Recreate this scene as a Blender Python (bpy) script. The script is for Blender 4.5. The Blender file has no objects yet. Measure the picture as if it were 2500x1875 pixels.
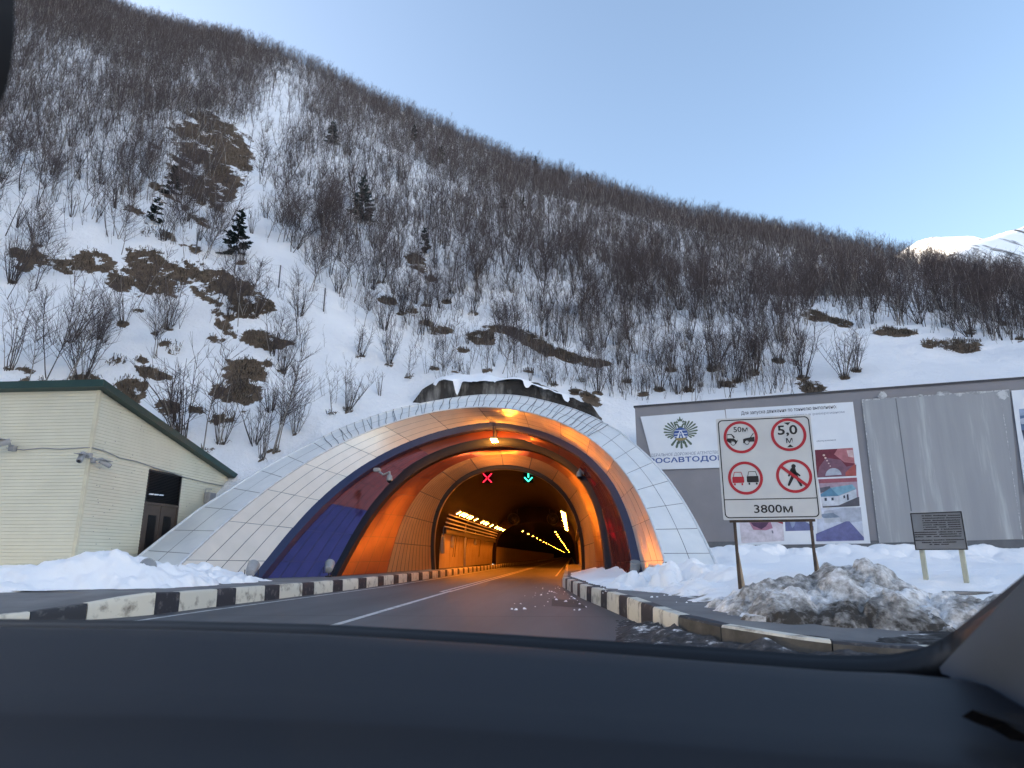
import bpy, math, random
import numpy as np
from mathutils import Vector, Matrix
random.seed(7); RNG = np.random.default_rng(11)
SC = bpy.context.scene; COL = SC.collection
PI = math.pi

# ---------------------------------------------------------------- camera model
F = 1640.0; CX, CY = 1250.0, 937.5; EYE = 1.25
TH = math.atan((1358 - CY) / F); PS = math.atan((1396 - CX) / F * math.cos(TH))
FH = np.array([-math.sin(PS), math.cos(PS), 0]); RT = np.array([math.cos(PS), math.sin(PS), 0])
FW = FH * math.cos(TH) + np.array([0, 0, math.sin(TH)]); UP = np.cross(RT, FW); CAM = np.array([0, 0, EYE])
def ray(x, y): return FW + RT * (x - CX) / F + UP * (CY - y) / F
def at_y(x, y, Y): d = ray(x, y); return CAM + d * Y / d[1]
def at_x(x, y, X): d = ray(x, y); return CAM + d * X / d[0]
def at_z(x, y, z): d = ray(x, y); return CAM + d * (z - EYE) / d[2]
def proj(P):
    d = np.asarray(P, float) - CAM; w = d @ FW
    return np.stack([CX + F * (d @ RT) / w, CY - F * (d @ UP) / w], -1)
cam = bpy.data.cameras.new('camera'); co = bpy.data.objects.new('camera', cam); COL.objects.link(co)
co.location = CAM; co.rotation_euler = (PI / 2 + TH, 0, PS)
cam.sensor_width = 36; cam.lens = F / 2500 * 36; cam.clip_start = .02; cam.clip_end = 20000
cam.dof.use_dof = True; cam.dof.focus_distance = 28; cam.dof.aperture_fstop = 6.5
SC.camera = co

# ---------------------------------------------------------------- noise
def vhash(i, j, k, seed):
    n = (i * 374761393 + j * 668265263 + k * 2147483647 + seed * 974634777) & 0xffffffff
    n = ((n ^ (n >> 13)) * 1274126177) & 0xffffffff
    n = ((n ^ (n >> 16)) * 2246822519) & 0xffffffff
    return ((n ^ (n >> 15)) & 0xffffff) / float(0xffffff)
def vnoise(x, y, seed=0):
    x = np.asarray(x, float); y = np.asarray(y, float)
    i = np.floor(x).astype(np.int64); j = np.floor(y).astype(np.int64)
    u = x - i; v = y - j; u = u * u * (3 - 2 * u); v = v * v * (3 - 2 * v)
    a = vhash(i, j, 0, seed); b = vhash(i + 1, j, 0, seed); c = vhash(i, j + 1, 0, seed); d = vhash(i + 1, j + 1, 0, seed)
    return (a * (1 - u) + b * u) * (1 - v) + (c * (1 - u) + d * u) * v
def fbm(x, y, seed=0, o=4, g=.5):
    s = 0; a = 1; t = 0
    for k in range(o):
        s = s + a * (vnoise(x * 2 ** k + 17.3 * k, y * 2 ** k - 9.1 * k, seed + k) - .5); t += a; a *= g
    return 2 * s / t
def clods(x, y, s, seed, fill=.8):
    x = x / s + .35 * fbm(x / s / 1.7, y / s / 1.7, seed + 50, 2); y = y / s + .35 * fbm(x / 1.7 + 9, y / s / 1.7, seed + 60, 2); i = np.floor(x).astype(np.int64); j = np.floor(y).astype(np.int64); h = np.zeros(x.shape)
    for a in (-1, 0, 1):
        for b in (-1, 0, 1):
            px = i + a + vhash(i + a, j + b, 1, seed); py = j + b + vhash(i + a, j + b, 2, seed); r = .35 + .5 * vhash(i + a, j + b, 3, seed); on = vhash(i + a, j + b, 4, seed) < fill
            h = np.maximum(h, np.where(on, r * np.sqrt(np.clip(1 - ((x - px) ** 2 + (y - py) ** 2) / (r * r), 0, 1)), 0))
    return h * s
def smooth(a, b, x): t = np.clip((x - a) / (b - a), 0, 1); return t * t * (3 - 2 * t)

# ---------------------------------------------------------------- mesh helpers
class MB:
    def __init__(s): s.v = []; s.f = []; s.m = []
    def add(s, vs, fs, m=0):
        o = len(s.v); s.v += [tuple(map(float, p)) for p in vs]; s.f += [tuple(i + o for i in f) for f in fs]; s.m += [m] * len(fs); return s
    def box(s, c, d, rz=0, m=0, M=None, bev=0.0):
        hx, hy, hz = d[0] / 2, d[1] / 2, d[2] / 2
        if bev > 0:
            b = min(bev, hx * .49, hy * .49, hz * .49); vs = []
            for z, q in ((-hz, b), (-hz + b, 0), (hz - b, 0), (hz, b)):
                X, Y = hx - q, hy - q
                vs += [(-X + b - q, -Y, z), (X - b + q, -Y, z), (X, -Y + b - q, z), (X, Y - b + q, z), (X - b + q, Y, z), (-X + b - q, Y, z), (-X, Y - b + q, z), (-X, -Y + b - q, z)]
            fs = [tuple(range(7, -1, -1)), tuple(range(24, 32))]
            for k in range(3):
                for i in range(8): j = (i + 1) % 8; fs.append((k * 8 + i, k * 8 + j, k * 8 + 8 + j, k * 8 + 8 + i))
        else:
            vs = [(-hx, -hy, -hz), (hx, -hy, -hz), (hx, hy, -hz), (-hx, hy, -hz), (-hx, -hy, hz), (hx, -hy, hz), (hx, hy, hz), (-hx, hy, hz)]
            fs = [(3, 2, 1, 0), (4, 5, 6, 7), (0, 1, 5, 4), (1, 2, 6, 5), (2, 3, 7, 6), (3, 0, 4, 7)]
        if M is None: M = Matrix.Translation(Vector(c)) @ Matrix.Rotation(rz, 4, 'Z')
        else: M = M @ Matrix.Translation(Vector(c)) @ Matrix.Rotation(rz, 4, 'Z')
        return s.add([M @ Vector(p) for p in vs], fs, m)
    def tube(s, pts, r, n=8, m=0, caps=True):
        pts = [Vector(p) for p in pts]; rs = r if isinstance(r, (list, tuple)) else [r] * len(pts)
        vs = []; fs = []; pu = None
        for i, p in enumerate(pts):
            t = (pts[min(i + 1, len(pts) - 1)] - pts[max(i - 1, 0)]).normalized()
            if pu is None: pu = t.orthogonal().normalized()
            u = (pu - t * pu.dot(t)).normalized(); w = t.cross(u); pu = u
            for k in range(n): a = 2 * PI * k / n; vs.append(p + (u * math.cos(a) + w * math.sin(a)) * rs[i])
        for i in range(len(pts) - 1):
            for k in range(n): q = (k + 1) % n; fs.append((i * n + k, i * n + q, i * n + n + q, i * n + n + k))
        if caps: fs.append(tuple(range(n - 1, -1, -1))); fs.append(tuple(range((len(pts) - 1) * n, len(pts) * n)))
        return s.add(vs, fs, m)
    def grid(s, P, m=0, flip=False):      # P: (a,b,3) array
        a, b = P.shape[:2]; fs = []
        for i in range(a - 1):
            for j in range(b - 1):
                q = (i * b + j, i * b + j + 1, (i + 1) * b + j + 1, (i + 1) * b + j); fs.append(q[::-1] if flip else q)
        return s.add(P.reshape(-1, 3), fs, m)
    def plate(s, poly, M, z0, z1, m=0):   # polygon in local xy, extruded z0..z1, placed by M
        n = len(poly); vs = [M @ Vector((x, y, z0)) for x, y in poly] + [M @ Vector((x, y, z1)) for x, y in poly]
        fs = [tuple(range(n - 1, -1, -1)), tuple(range(n, 2 * n))] + [(i, (i + 1) % n, n + (i + 1) % n, n + i) for i in range(n)]
        return s.add(vs, fs, m)
    def build(s, name, mats, parent=None, sm=False, auto=None):
        me = bpy.data.meshes.new(name); me.from_pydata(s.v, [], s.f); mats = mats if isinstance(mats, (list, tuple)) else [mats]
        for x in mats: me.materials.append(x)
        me.polygons.foreach_set('material_index', s.m)
        if sm: me.polygons.foreach_set('use_smooth', [True] * len(s.f))
        me.update()
        if sm and auto: me.set_sharp_from_angle(angle=math.radians(auto))
        o = bpy.data.objects.new(name, me); COL.objects.link(o)
        if parent is not None: o.parent = parent; o.matrix_parent_inverse = Matrix.Translation(-parent.location) if parent.rotation_euler.z == 0 else (Matrix.Translation(parent.location) @ Matrix.Rotation(parent.rotation_euler.z, 4, 'Z')).inverted()
        return o
def np_mesh(name, V, Q, mats, mi=None, smooth_=True, n=4):
    me = bpy.data.meshes.new(name); V = np.asarray(V, np.float32); Q = np.asarray(Q, np.int32)
    me.vertices.add(len(V)); me.vertices.foreach_set('co', V.ravel())
    me.loops.add(Q.size); me.loops.foreach_set('vertex_index', Q.ravel())
    me.polygons.add(len(Q)); me.polygons.foreach_set('loop_start', np.arange(0, Q.size, n, dtype=np.int32)); me.polygons.foreach_set('loop_total', np.full(len(Q), n, np.int32))
    for x in (mats if isinstance(mats, (list, tuple)) else [mats]): me.materials.append(x)
    if mi is not None: me.polygons.foreach_set('material_index', np.asarray(mi, np.int32))
    if smooth_: me.polygons.foreach_set('use_smooth', np.ones(len(Q), bool))
    me.update(calc_edges=True); me.validate(verbose=False)
    return me
def link(name, me, parent=None):
    o = bpy.data.objects.new(name, me); COL.objects.link(o); o.parent = parent; return o
def grid_mesh(name, X, Y, Z, mats, keep=None, attr=None):
    a, b = X.shape; V = np.stack([X, Y, Z], -1).reshape(-1, 3); I = np.arange(a * b).reshape(a, b)
    Q = np.stack([I[:-1, :-1], I[1:, :-1], I[1:, 1:], I[:-1, 1:]], -1)
    Q = Q[keep] if keep is not None else Q.reshape(-1, 4)
    me = np_mesh(name, V, Q, mats)
    for k, A in (attr or {}).items():
        at = me.attributes.new(k, 'FLOAT', 'POINT'); at.data.foreach_set('value', np.asarray(A, np.float32).ravel())
    return link(name, me)
def tag(o, label=None, cat=None, group=None, kind=None):
    if label: o['label'] = label
    if cat: o['category'] = cat
    if group: o['group'] = group
    if kind: o['kind'] = kind
    return o
def thing(name, label, cat, loc=(0, 0, 0), rz=0, group=None):
    o = bpy.data.objects.new(name, None); COL.objects.link(o); o.location = loc; o.rotation_euler = (0, 0, rz); o.empty_display_size = .2
    return tag(o, label, cat, group)

# ---------------------------------------------------------------- materials
def nt(name):
    m = bpy.data.materials.new(name); m.use_nodes = True; t = m.node_tree; t.nodes.clear()
    out = t.nodes.new('ShaderNodeOutputMaterial'); b = t.nodes.new('ShaderNodeBsdfPrincipled'); t.links.new(b.outputs[0], out.inputs[0])
    return m, t, b
def N(t, k, **kw):
    n = t.nodes.new('ShaderNode' + k)
    for a, v in kw.items():
        if a in n.inputs.keys(): n.inputs[a].default_value = v
        else: setattr(n, a, v)
    return n
def noise_node(t, scale, detail=4, rough=.55, vec=None, dist=0, stretch=None):
    n = N(t, 'TexNoise'); n.inputs['Scale'].default_value = scale; n.inputs['Detail'].default_value = detail; n.inputs['Roughness'].default_value = rough; n.inputs['Distortion'].default_value = dist
    g = N(t, 'TexCoord')
    if stretch:
        mp = N(t, 'Mapping'); mp.inputs['Scale'].default_value = stretch; t.links.new(g.outputs['Object'], mp.inputs[0]); t.links.new(mp.outputs[0], n.inputs[0])
    else: t.links.new(g.outputs['Object'], n.inputs[0])
    return n
def ramp(t, src, stops):
    r = N(t, 'ValToRGB'); e = r.color_ramp.elements
    while len(e) < len(stops): e.new(.5)
    for x, (p, c) in zip(e, stops): x.position = p; x.color = (*c, 1) if len(c) == 3 else c
    t.links.new(src, r.inputs[0]); return r
def mixc(t, fac, a, b):
    m = N(t, 'Mix', data_type='RGBA')
    for s, x in ((0, fac), (6, a), (7, b)):
        if isinstance(x, (int, float)): m.inputs[s].default_value = x
        elif isinstance(x, tuple): m.inputs[s].default_value = (*x, 1)
        else: t.links.new(x, m.inputs[s])
    return m.outputs[2]
def bump(t, b, src, strength=.3, dist=.02):
    n = N(t, 'Bump'); n.inputs['Strength'].default_value = strength; n.inputs['Distance'].default_value = dist
    t.links.new(src, n.inputs['Height']); t.links.new(n.outputs[0], b.inputs['Normal'])
def M(name, c, rough=.6, c2=None, scale=3, spec=.4, metal=0, bmp=0, bscale=30, bdist=.01, lo=.35, hi=.65, emit=None, es=0, stretch=None, detail=5):
    m, t, b = nt(name); b.inputs['Roughness'].default_value = rough; b.inputs['Specular IOR Level'].default_value = spec; b.inputs['Metallic'].default_value = metal
    if c2 is None: c2 = tuple(x * .82 for x in c)
    n = noise_node(t, scale, detail, .6, stretch=stretch); r = ramp(t, n.outputs[0], [(lo, c), (hi, c2)]); t.links.new(r.outputs[0], b.inputs['Base Color'])
    if bmp: k = noise_node(t, bscale, 4, .6); bump(t, b, k.outputs[0], bmp, bdist)
    if emit: b.inputs['Emission Color'].default_value = (*emit, 1); b.inputs['Emission Strength'].default_value = es
    return m
def flat(name, c, rough=.6, spec=.3): return M(name, c, rough, tuple(x * (.72 if name[:5] == 'print' else .9) for x in c), 3.5 if name[:5] == 'print' else 6, spec)
def glossy_panel(name, c, c2, rough, wav=.12, metal=0):
    m, t, b = nt(name); n = noise_node(t, 1.3, 3); r = ramp(t, n.outputs[0], [(.3, c), (.75, c2)]); t.links.new(r.outputs[0], b.inputs['Base Color'])
    b.inputs['Roughness'].default_value = rough; b.inputs['Specular IOR Level'].default_value = .6; b.inputs['Metallic'].default_value = metal
    w = noise_node(t, 1.9, 3, .55, dist=.8); bump(t, b, w.outputs[0], wav, .11)
    return m
def snow_mat(name, dirt_lo, dirt_hi, attr=None, dirt=(.10, .088, .075), mid=(.42, .40, .37), sc=3.0, b2=.5):
    m, t, b = nt(name); b.inputs['Roughness'].default_value = .75; b.inputs['Specular IOR Level'].default_value = .15
    n1 = noise_node(t, sc, 8, .65); v = n1.outputs[0]
    if attr:
        a = N(t, 'Attribute', attribute_name=attr); q = N(t, 'Math', operation='MULTIPLY_ADD'); q.inputs[1].default_value = 1.0
        t.links.new(a.outputs['Fac'], q.inputs[0]); s = N(t, 'Math', operation='MULTIPLY'); s.inputs[1].default_value = .9; t.links.new(v, s.inputs[0]); t.links.new(s.outputs[0], q.inputs[2]); v = q.outputs[0]
    r = ramp(t, v, [(dirt_lo, (.89, .90, .915)), ((dirt_lo + dirt_hi) / 2, mid), (dirt_hi, dirt)])
    t.links.new(r.outputs[0], b.inputs['Base Color'])
    k = noise_node(t, 9, 8, .7); bump(t, b, k.outputs[0], b2, .06)
    return m
ORANGE = (1.0, .36, .045)
MT = dict(
    white=glossy_panel('white_panel', (.74, .75, .74), (.64, .66, .66), .32, .05),
    beige=glossy_panel('cream_gloss_panel', (.80, .70, .585), (.72, .63, .52), .28, .02, .36),
    blue=glossy_panel('blue_gloss_panel', (.055, .045, .17), (.040, .034, .13), .09, .018, .55),
    maroon=glossy_panel('maroon_gloss_panel', (.27, .065, .055), (.21, .052, .045), .12, .018, .6),
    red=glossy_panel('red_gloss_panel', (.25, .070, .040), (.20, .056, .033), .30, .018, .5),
    tan=glossy_panel('tan_wall_panel', (.34, .225, .13), (.28, .175, .10), .4, .1),
    seam=M('panel_backing', (.10, .10, .11), .6), trim=M('white_trim', (.68, .70, .72), .45),
    rib=M('navy_steel', (.006, .008, .015), .55, spec=.2), ribblue=M('blue_steel', (.018, .027, .078), .5),
    dark=M('dark_steel', (.03, .028, .03), .5), concrete=M('concrete', (.30, .29, .28), .85, (.12, .12, .12), 1.2, bmp=.4, bscale=12, lo=.38, hi=.62),
    lining=M('unlit_tunnel_lining', (.015, .0095, .008), .9, (.010, .007, .006), .6, spec=.05, bmp=.3, bscale=5),  # near-black colour carries the shade of the unlit vault
    wallp=M('pale_wall_cladding', (.40, .33, .23), .5, (.32, .25, .16), 1.1), lampb=M('lamp_housing', (.2, .2, .2), .5),
    lens=M('sodium_lens', (.8, .6, .3), .3, emit=(1.0, .25, .016), es=165.0), lensw=M('warm_lens', (.8, .7, .5), .3, emit=(1.0, .33, .035), es=260.0),
    redled=M('red_led', (.3, .01, .02), .4, emit=(1, .010, .028), es=2.2), greenled=M('green_led', (.02, .3, .2), .4, emit=(.05, 1, .52), es=1.0),
    asphalt=M('worn_asphalt', (.112, .117, .124), .64, (.055, .058, .063), .55, bmp=.35, bscale=60, bdist=.006, detail=10, stretch=(1, .12, 1), lo=.3, hi=.72),
    patch=M('wet_asphalt', (.03, .03, .032), .7, (.05, .05, .05), 2, bmp=.3, bscale=50),
    paint=M('worn_road_paint', (.55, .55, .54), .7, (.16, .16, .16), 4, lo=.5, hi=.72, detail=8),
    kerbw=M('kerb_white_paint', (.62, .60, .52), .8, (.20, .18, .15), 3.2, lo=.52, hi=.70, bmp=.4, bscale=18, detail=8),
    kerbb=M('kerb_black_paint', (.032, .034, .042), .7, (.16, .16, .16), 5, lo=.55, hi=.74, bmp=.4, bscale=18, detail=8),
    kerbd=M('kerb_road_dirt', (.055, .053, .05), .85, (.11, .105, .095), 3, bmp=.4, bscale=18, detail=8),
    pave=M('pavement_concrete', (.20, .20, .20), .85, (.13, .13, .135), .8, bmp=.3, bscale=25, detail=8),
    siding=None, roofg=M('dark_green_sheet', (.012, .045, .04), .4), corner=M('cream_trim', (.60, .57, .43), .5),
    door=M('brown_door_paint', (.085, .065, .055), .5, (.07, .055, .045)), louvre=M('louvre_black', (.012, .012, .014), .4),
    greywall=None, plinth=M('grey_plinth', (.13, .14, .155), .8), cap=M('wall_cap', (.05, .05, .055), .6),
    post=M('rusty_post', (.10, .07, .05), .8, (.05, .04, .035), 6), wood=M('pale_timber', (.42, .34, .24), .8, (.3, .22, .15), 8, stretch=(1, 1, .15)),
    ply=M('cream_post_paint', (.42, .44, .36), .6), signw=M('sign_sheet', (.56, .58, .58), .35, (.52, .53, .53), 1.2), black=flat('sign_black', (.012, .012, .014), .4),
    signred=flat('sign_red', (.42, .015, .03), .4), poster=M('poster_sheet', (.66, .70, .74), .4, (.60, .64, .69), .8),
    blueink=flat('blue_ink', (.05, .10, .30)), greyink=flat('grey_ink', (.16, .20, .28)), inkd=flat('dark_ink', (.03, .03, .035)),
    plaque=M('plaque_metal', (.21, .23, .25), .5, (.17, .185, .20)), grey=M('grey_housing', (.30, .31, .32), .5), glass=M('lamp_glass', (.22, .23, .24), .12, spec=.8),
    lensf=M('far_sodium_lens', (.8, .6, .3), .3, emit=(1.0, .25, .016), es=70.0), wire=M('grey_wire', (.12, .12, .13), .6),
)
# special materials
def siding():
    m, t, b = nt('cream_lap_siding'); b.inputs['Roughness'].default_value = .45
    n = noise_node(t, .8, 6); r = ramp(t, n.outputs[0], [(.3, (.60, .59, .475)), (.75, (.53, .52, .415))]); t.links.new(r.outputs[0], b.inputs['Base Color']); return m
MT['siding'] = siding()
def greywall():
    m, t, b = nt('grey_render_wall'); b.inputs['Roughness'].default_value = .8
    n = noise_node(t, .5, 7, .65); r = ramp(t, n.outputs[0], [(.3, (.24, .235, .25)), (.7, (.205, .205, .22))]); t.links.new(r.outputs[0], b.inputs['Base Color'])
    k = noise_node(t, 20, 4); bump(t, b, k.outputs[0], .15, .01); return m
MT['greywall'] = greywall()
def streaked():
    m, t, b = nt('streaked_grey_sheet'); b.inputs['Roughness'].default_value = .6
    n = noise_node(t, 1.0, 6, .6, stretch=(1.6, 1.6, .12)); r = ramp(t, n.outputs[0], [(.40, (.25, .265, .285)), (.56, (.28, .295, .31)), (.72, (.44, .46, .48))]); t.links.new(r.outputs[0], b.inputs['Base Color']); return m
MT['streak'] = streaked()
MT['scuff'] = M('torn_paper_residue', (.50, .52, .53), .9, (.26, .27, .28), 3.5, lo=.42, hi=.6, detail=8)

# ---------------------------------------------------------------- world, sun
w = bpy.data.worlds.new('World'); SC.world = w; w.use_nodes = True; t = w.node_tree
bg = t.nodes['Background']; sky = t.nodes.new('ShaderNodeTexSky'); sky.sky_type = 'NISHITA'; sky.sun_disc = False
SUN_EL, SUN_AZ = math.radians(14), math.radians(-90)      # azimuth clockwise from +Y; the sun stands behind the mountain
sky.sun_elevation = SUN_EL; sky.sun_rotation = SUN_AZ; sky.altitude = 500; sky.air_density = 1.0; sky.dust_density = 4.0; sky.ozone_density = 1.0
t.links.new(sky.outputs[0], bg.inputs[0]); bg.inputs[1].default_value = .13
sl = bpy.data.lights.new('sun', 'SUN'); so = bpy.data.objects.new('sun', sl); COL.objects.link(so); sl.energy = 3.0; sl.angle = math.radians(.5); sl.color = (1, .86, .70)
sd = Vector((math.sin(SUN_AZ) * math.cos(SUN_EL), math.cos(SUN_AZ) * math.cos(SUN_EL), math.sin(SUN_EL))); so.rotation_euler = sd.to_track_quat('Z', 'Y').to_euler(); so.location = (-40, 0, 60)
SC.view_settings.view_transform = 'Standard'; SC.view_settings.look = 'None'; SC.view_settings.exposure = 1.88; SC.view_settings.gamma = 1
SC.cycles.max_bounces = 7; SC.cycles.diffuse_bounces = 4; SC.cycles.glossy_bounces = 4; SC.cycles.transmission_bounces = 2; SC.cycles.sample_clamp_indirect = 6; SC.cycles.use_denoising = True
SC.cycles.caustics_reflective = False; SC.cycles.caustics_refractive = False

# ---------------------------------------------------------------- terrain
HT = [(-150, .15, 46, .80, 330), (-100, .15, 46, .95, 330), (-75, .15, 46, .92, 300), (-56, .15, 46, .76, 280), (-48, .17, 46, .765, 262), (-41.3, .165, 43, .775, 245), (-31.2, .10, 37, .795, 235), (-27, .11, 36, .785, 230), (-21, .17, 38, .765, 225),
      (-14, .213, 42, .715, 215), (-6.8, .262, 45, .655, 205), (.6, .24, 46, .60, 200), (6, .212, 46, .556, 195), (13, .213, 47, .503, 195), (21, .206, 47, .445, 195), (28, .196, 46, .388, 195), (34, .186, 46, .338, 195), (42, .17, 46, .265, 195), (60, .12, 46, .12, 195)]
HA = np.array(HT)
def hill_par(phi): return [np.interp(phi, HA[:, 0], HA[:, k]) for k in (1, 2, 3, 4)]
def hill_z(phi, r):
    eb, rb, e1, r1 = hill_par(phi); zb = EYE + eb * rb; z1 = EYE + e1 * r1
    u = (r - rb) / (r1 - rb)
    z = zb + (z1 - zb) * u
    z = np.where(u < 0, zb + (r - rb) * .75, z)
    z = np.where(u > 1, z1 - (r - r1) * np.where(phi < -22, .06, .45), z)
    x = r * np.sin(np.radians(phi)); y = r * np.cos(np.radians(phi)); f = smooth(-.02, .12, u)
    z = z + f * (2.6 * fbm(x / 34, y / 34, 3, 3) + .75 * fbm(x / 7, y / 7, 21, 3) + .22 * fbm(x / 1.6, y / 1.6, 31, 3))
    return z
def hill_xyz(phi, r):
    return np.stack([r * np.sin(np.radians(phi)), r * np.cos(np.radians(phi)), hill_z(phi, r)], -1)
def hill_hit(px, py):
    d = ray(px, py); phi = math.degrees(math.atan2(d[0], d[1])); te = d[2] / math.hypot(d[0], d[1])
    eb, rb, e1, r1 = hill_par(phi); rr = np.concatenate([np.linspace(rb - 6, rb + 60, 400), np.linspace(rb + 60, r1 * 1.05, 300)])
    el = (hill_z(np.full_like(rr, phi), rr) - EYE) / rr; k = np.argmax(el >= te)
    if el[k] < te: k = len(rr) - 1
    return Vector(hill_xyz(np.array(phi), np.array(rr[k])))
HAND = [(170, 832, 1, 5.0), (410, 800, 1, 4.2), (690, 905, 1, 3.2), (335, 760, 0, 5.5), (110, 930, 0, 5.6), (165, 935, 0, 6.0), (60, 930, 0, 5.2), (200, 930, 1, 4.4), (440, 1085, 1, 5.2), (505, 1100, 0, 6.0), (540, 1080, 1, 4.2), (670, 1100, 0, 5.8), (640, 1120, 1, 3.0), (720, 1060, 1, 3.0), (810, 1010, 2, 3.2), (850, 1000, 1, 2.8), (530, 765, 0, 5.2), (590, 770, 0, 4.8), (560, 775, 1, 3.6), (620, 775, 1, 3.4), (240, 830, 1, 3.4), (30, 690, 1, 4.2), (90, 600, 1, 4.4), (300, 790, 1, 3.4), (20, 900, 1, 4.2), (590, 640, 1, 2.6), (1155, 765, 1, 3.6), (1090, 735, 1, 3.0), (980, 765, 1, 3.0), (1040, 745, 1, 2.8), (930, 690, 1, 3.2), (1250, 930, 2, 3.0), (1190, 905, 2, 3.4), (1290, 905, 2, 3.2), (1350, 940, 1, 3.0), (1460, 960, 1, 3.0), (1530, 930, 1, 3.6), (1610, 950, 1, 4.0), (1680, 950, 1, 4.2), (1740, 900, 1, 4.6), (1840, 910, 1, 5.0), (1900, 880, 1, 5.4), (1960, 920, 1, 5.0), (2060, 920, 1, 3.8), (2090, 905, 1, 3.2), (1750, 690, 1, 4.4), (2370, 810, 1, 3.8), (2450, 790, 1, 4.0), (2490, 830, 1, 2.6), (2380, 625, 1, 6.5), (1000, 920, 2, 3.2), (950, 890, 1, 2.6), (1060, 900, 2, 3.2), (1110, 905, 2, 3.0), (880, 870, 1, 2.8), (1800, 930, 1, 4.2), (1570, 960, 2, 3.6), (1640, 900, 1, 3.8), (1420, 930, 1, 2.8)]
# bare turf patches: photo positions turned into places on the slope; (px, py, rx, ry, tilt deg, weight)
BARE = [(505, 345, 70, 75, 35, 1), (545, 395, 62, 80, 20, 1), (440, 330, 50, 28, 30, .7), (400, 385, 60, 22, 32, .75), (470, 450, 80, 34, 38, .85), (530, 470, 50, 40, 30, .9), (400, 480, 50, 18, 35, .6), (360, 560, 60, 16, 32, .6), (440, 590, 70, 16, 28, .6), (330, 520, 34, 12, 30, .6), (470, 520, 60, 12, 38, .6),
        (230, 640, 62, 26, 8, 1), (165, 650, 40, 18, 15, .8), (75, 628, 66, 16, 10, .95), (60, 640, 26, 20, 0, .8), (355, 640, 52, 36, 12, 1), (385, 690, 62, 42, 10, 1), (300, 680, 40, 30, 0, .9), (520, 690, 110, 40, 14, 1), (580, 730, 80, 34, 18, 1), (640, 740, 36, 16, 25, .9),
        (555, 800, 34, 13, 25, .95), (640, 830, 62, 20, 12, 1), (690, 838, 30, 10, 0, .9), (530, 830, 26, 12, 0, .9), (420, 845, 30, 12, 5, .9), (380, 812, 12, 6, 0, .8), (427, 860, 16, 7, 0, .9), (282, 882, 26, 12, -10, .95), (370, 912, 44, 13, 12, 1), (595, 925, 58, 40, 25, 1), (570, 960, 60, 22, 12, 1), (615, 905, 40, 26, 30, .9), (322, 950, 44, 30, 20, 1), (405, 998, 32, 22, 0, 1), (478, 1003, 20, 10, 0, 1), (550, 1022, 38, 12, -12, 1), (585, 1005, 22, 8, 0, .8), (70, 905, 28, 9, 5, .9), (215, 925, 38, 12, 5, .9), (25, 800, 24, 7, 0, .7), (345, 880, 20, 8, 0, .8), (425, 1050, 34, 9, 0, .8), (660, 890, 40, 10, 0, .5),
        (1175, 825, 32, 20, 10, 1), (1240, 808, 60, 12, 8, 1), (1310, 840, 55, 17, 28, 1), (1380, 868, 60, 12, 16, 1), (1450, 885, 50, 10, 8, .9), (1080, 805, 30, 12, 0, .8), (1040, 790, 22, 10, 10, .7), (1130, 855, 16, 6, 0, .8), (1000, 775, 26, 10, 0, .6), (1015, 640, 32, 18, 35, .9), (945, 735, 26, 12, 15, .9), (1000, 760, 20, 9, 0, .7), (1050, 680, 14, 8, 0, .7), (1425, 965, 40, 9, 20, .9), (1445, 985, 28, 9, 10, .9),
        (1995, 772, 40, 12, 14, 1), (2050, 786, 36, 10, 14, 1), (2180, 812, 60, 9, 2, 1), (2160, 806, 26, 9, 0, .8), (2330, 842, 80, 14, 2, 1), (2360, 848, 40, 14, -8, 1), (2290, 838, 40, 9, 5, .9), (1780, 940, 24, 8, 10, .9), (1980, 945, 44, 18, 12, .9), (1760, 900, 18, 6, 0, .7), (1900, 905, 24, 8, 20, .6), (1930, 860, 24, 8, 20, .5)]
def bare_field(px, py):
    f = np.zeros_like(px)
    for (x, y, rx, ry, a, wt) in BARE:
        c, s = math.cos(math.radians(a)), math.sin(math.radians(a)); dx = px - x; dy = py - y
        q = ((dx * c + dy * s) / rx) ** 2 + ((-dx * s + dy * c) / ry) ** 2
        f = np.maximum(f, wt * np.clip(1.55 - .8 * q, 0, 1.15))
    a = px * .87 + py * .5; b = -px * .5 + py * .87; lf = smooth(720, 600, px)
    f = np.clip(f + smooth(0, .5, f) * (lf * .75 * fbm(a / 60, b / 11, 63, 4) + .45 * fbm(a / 26, b / 14, 64, 3)), 0, 1.15)
    for i, (x, y, k, h) in enumerate(HAND):
        q = ((px - x) / (9 + h * 1.6)) ** 2 + ((py - y - 1) / (4 + h * .6)) ** 2; f = np.maximum(f, .95 * np.clip(1.5 - .8 * q, 0, 1))
    return f
GUL = np.array([(690, 250), (655, 330), (585, 420), (575, 500), (620, 590), (700, 690), (790, 790), (890, 880), (1010, 960)], float)
def gully(px, py):
    d = np.full(px.shape, 1e9)
    for a, b in zip(GUL[:-1], GUL[1:]):
        ab = b - a; u = np.clip(((px - a[0]) * ab[0] + (py - a[1]) * ab[1]) / (ab @ ab), 0, 1)
        d = np.minimum(d, np.hypot(px - a[0] - ab[0] * u, py - a[1] - ab[1] * u))
    return d
phis = np.concatenate([np.linspace(-150, -56, 60)[:-1], np.linspace(-56, 42, 820), np.linspace(42, 60, 20)[1:]])
us = np.concatenate([np.linspace(-.10, 0, 10)[:-1], np.linspace(0, .5, 300)[:-1], np.linspace(.5, 1, 150)[:-1], np.linspace(1, 1.5, 14)])
PH, UU = np.meshgrid(phis, us, indexing='ij'); eb, rb, e1, r1 = hill_par(PH); RR = rb + (r1 - rb) * UU
RR = np.where(UU < 0, rb + 110 * UU * .6, RR)
HX = hill_xyz(PH, RR); pp = proj(HX); infr = (np.abs(PH) < 60)
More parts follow.
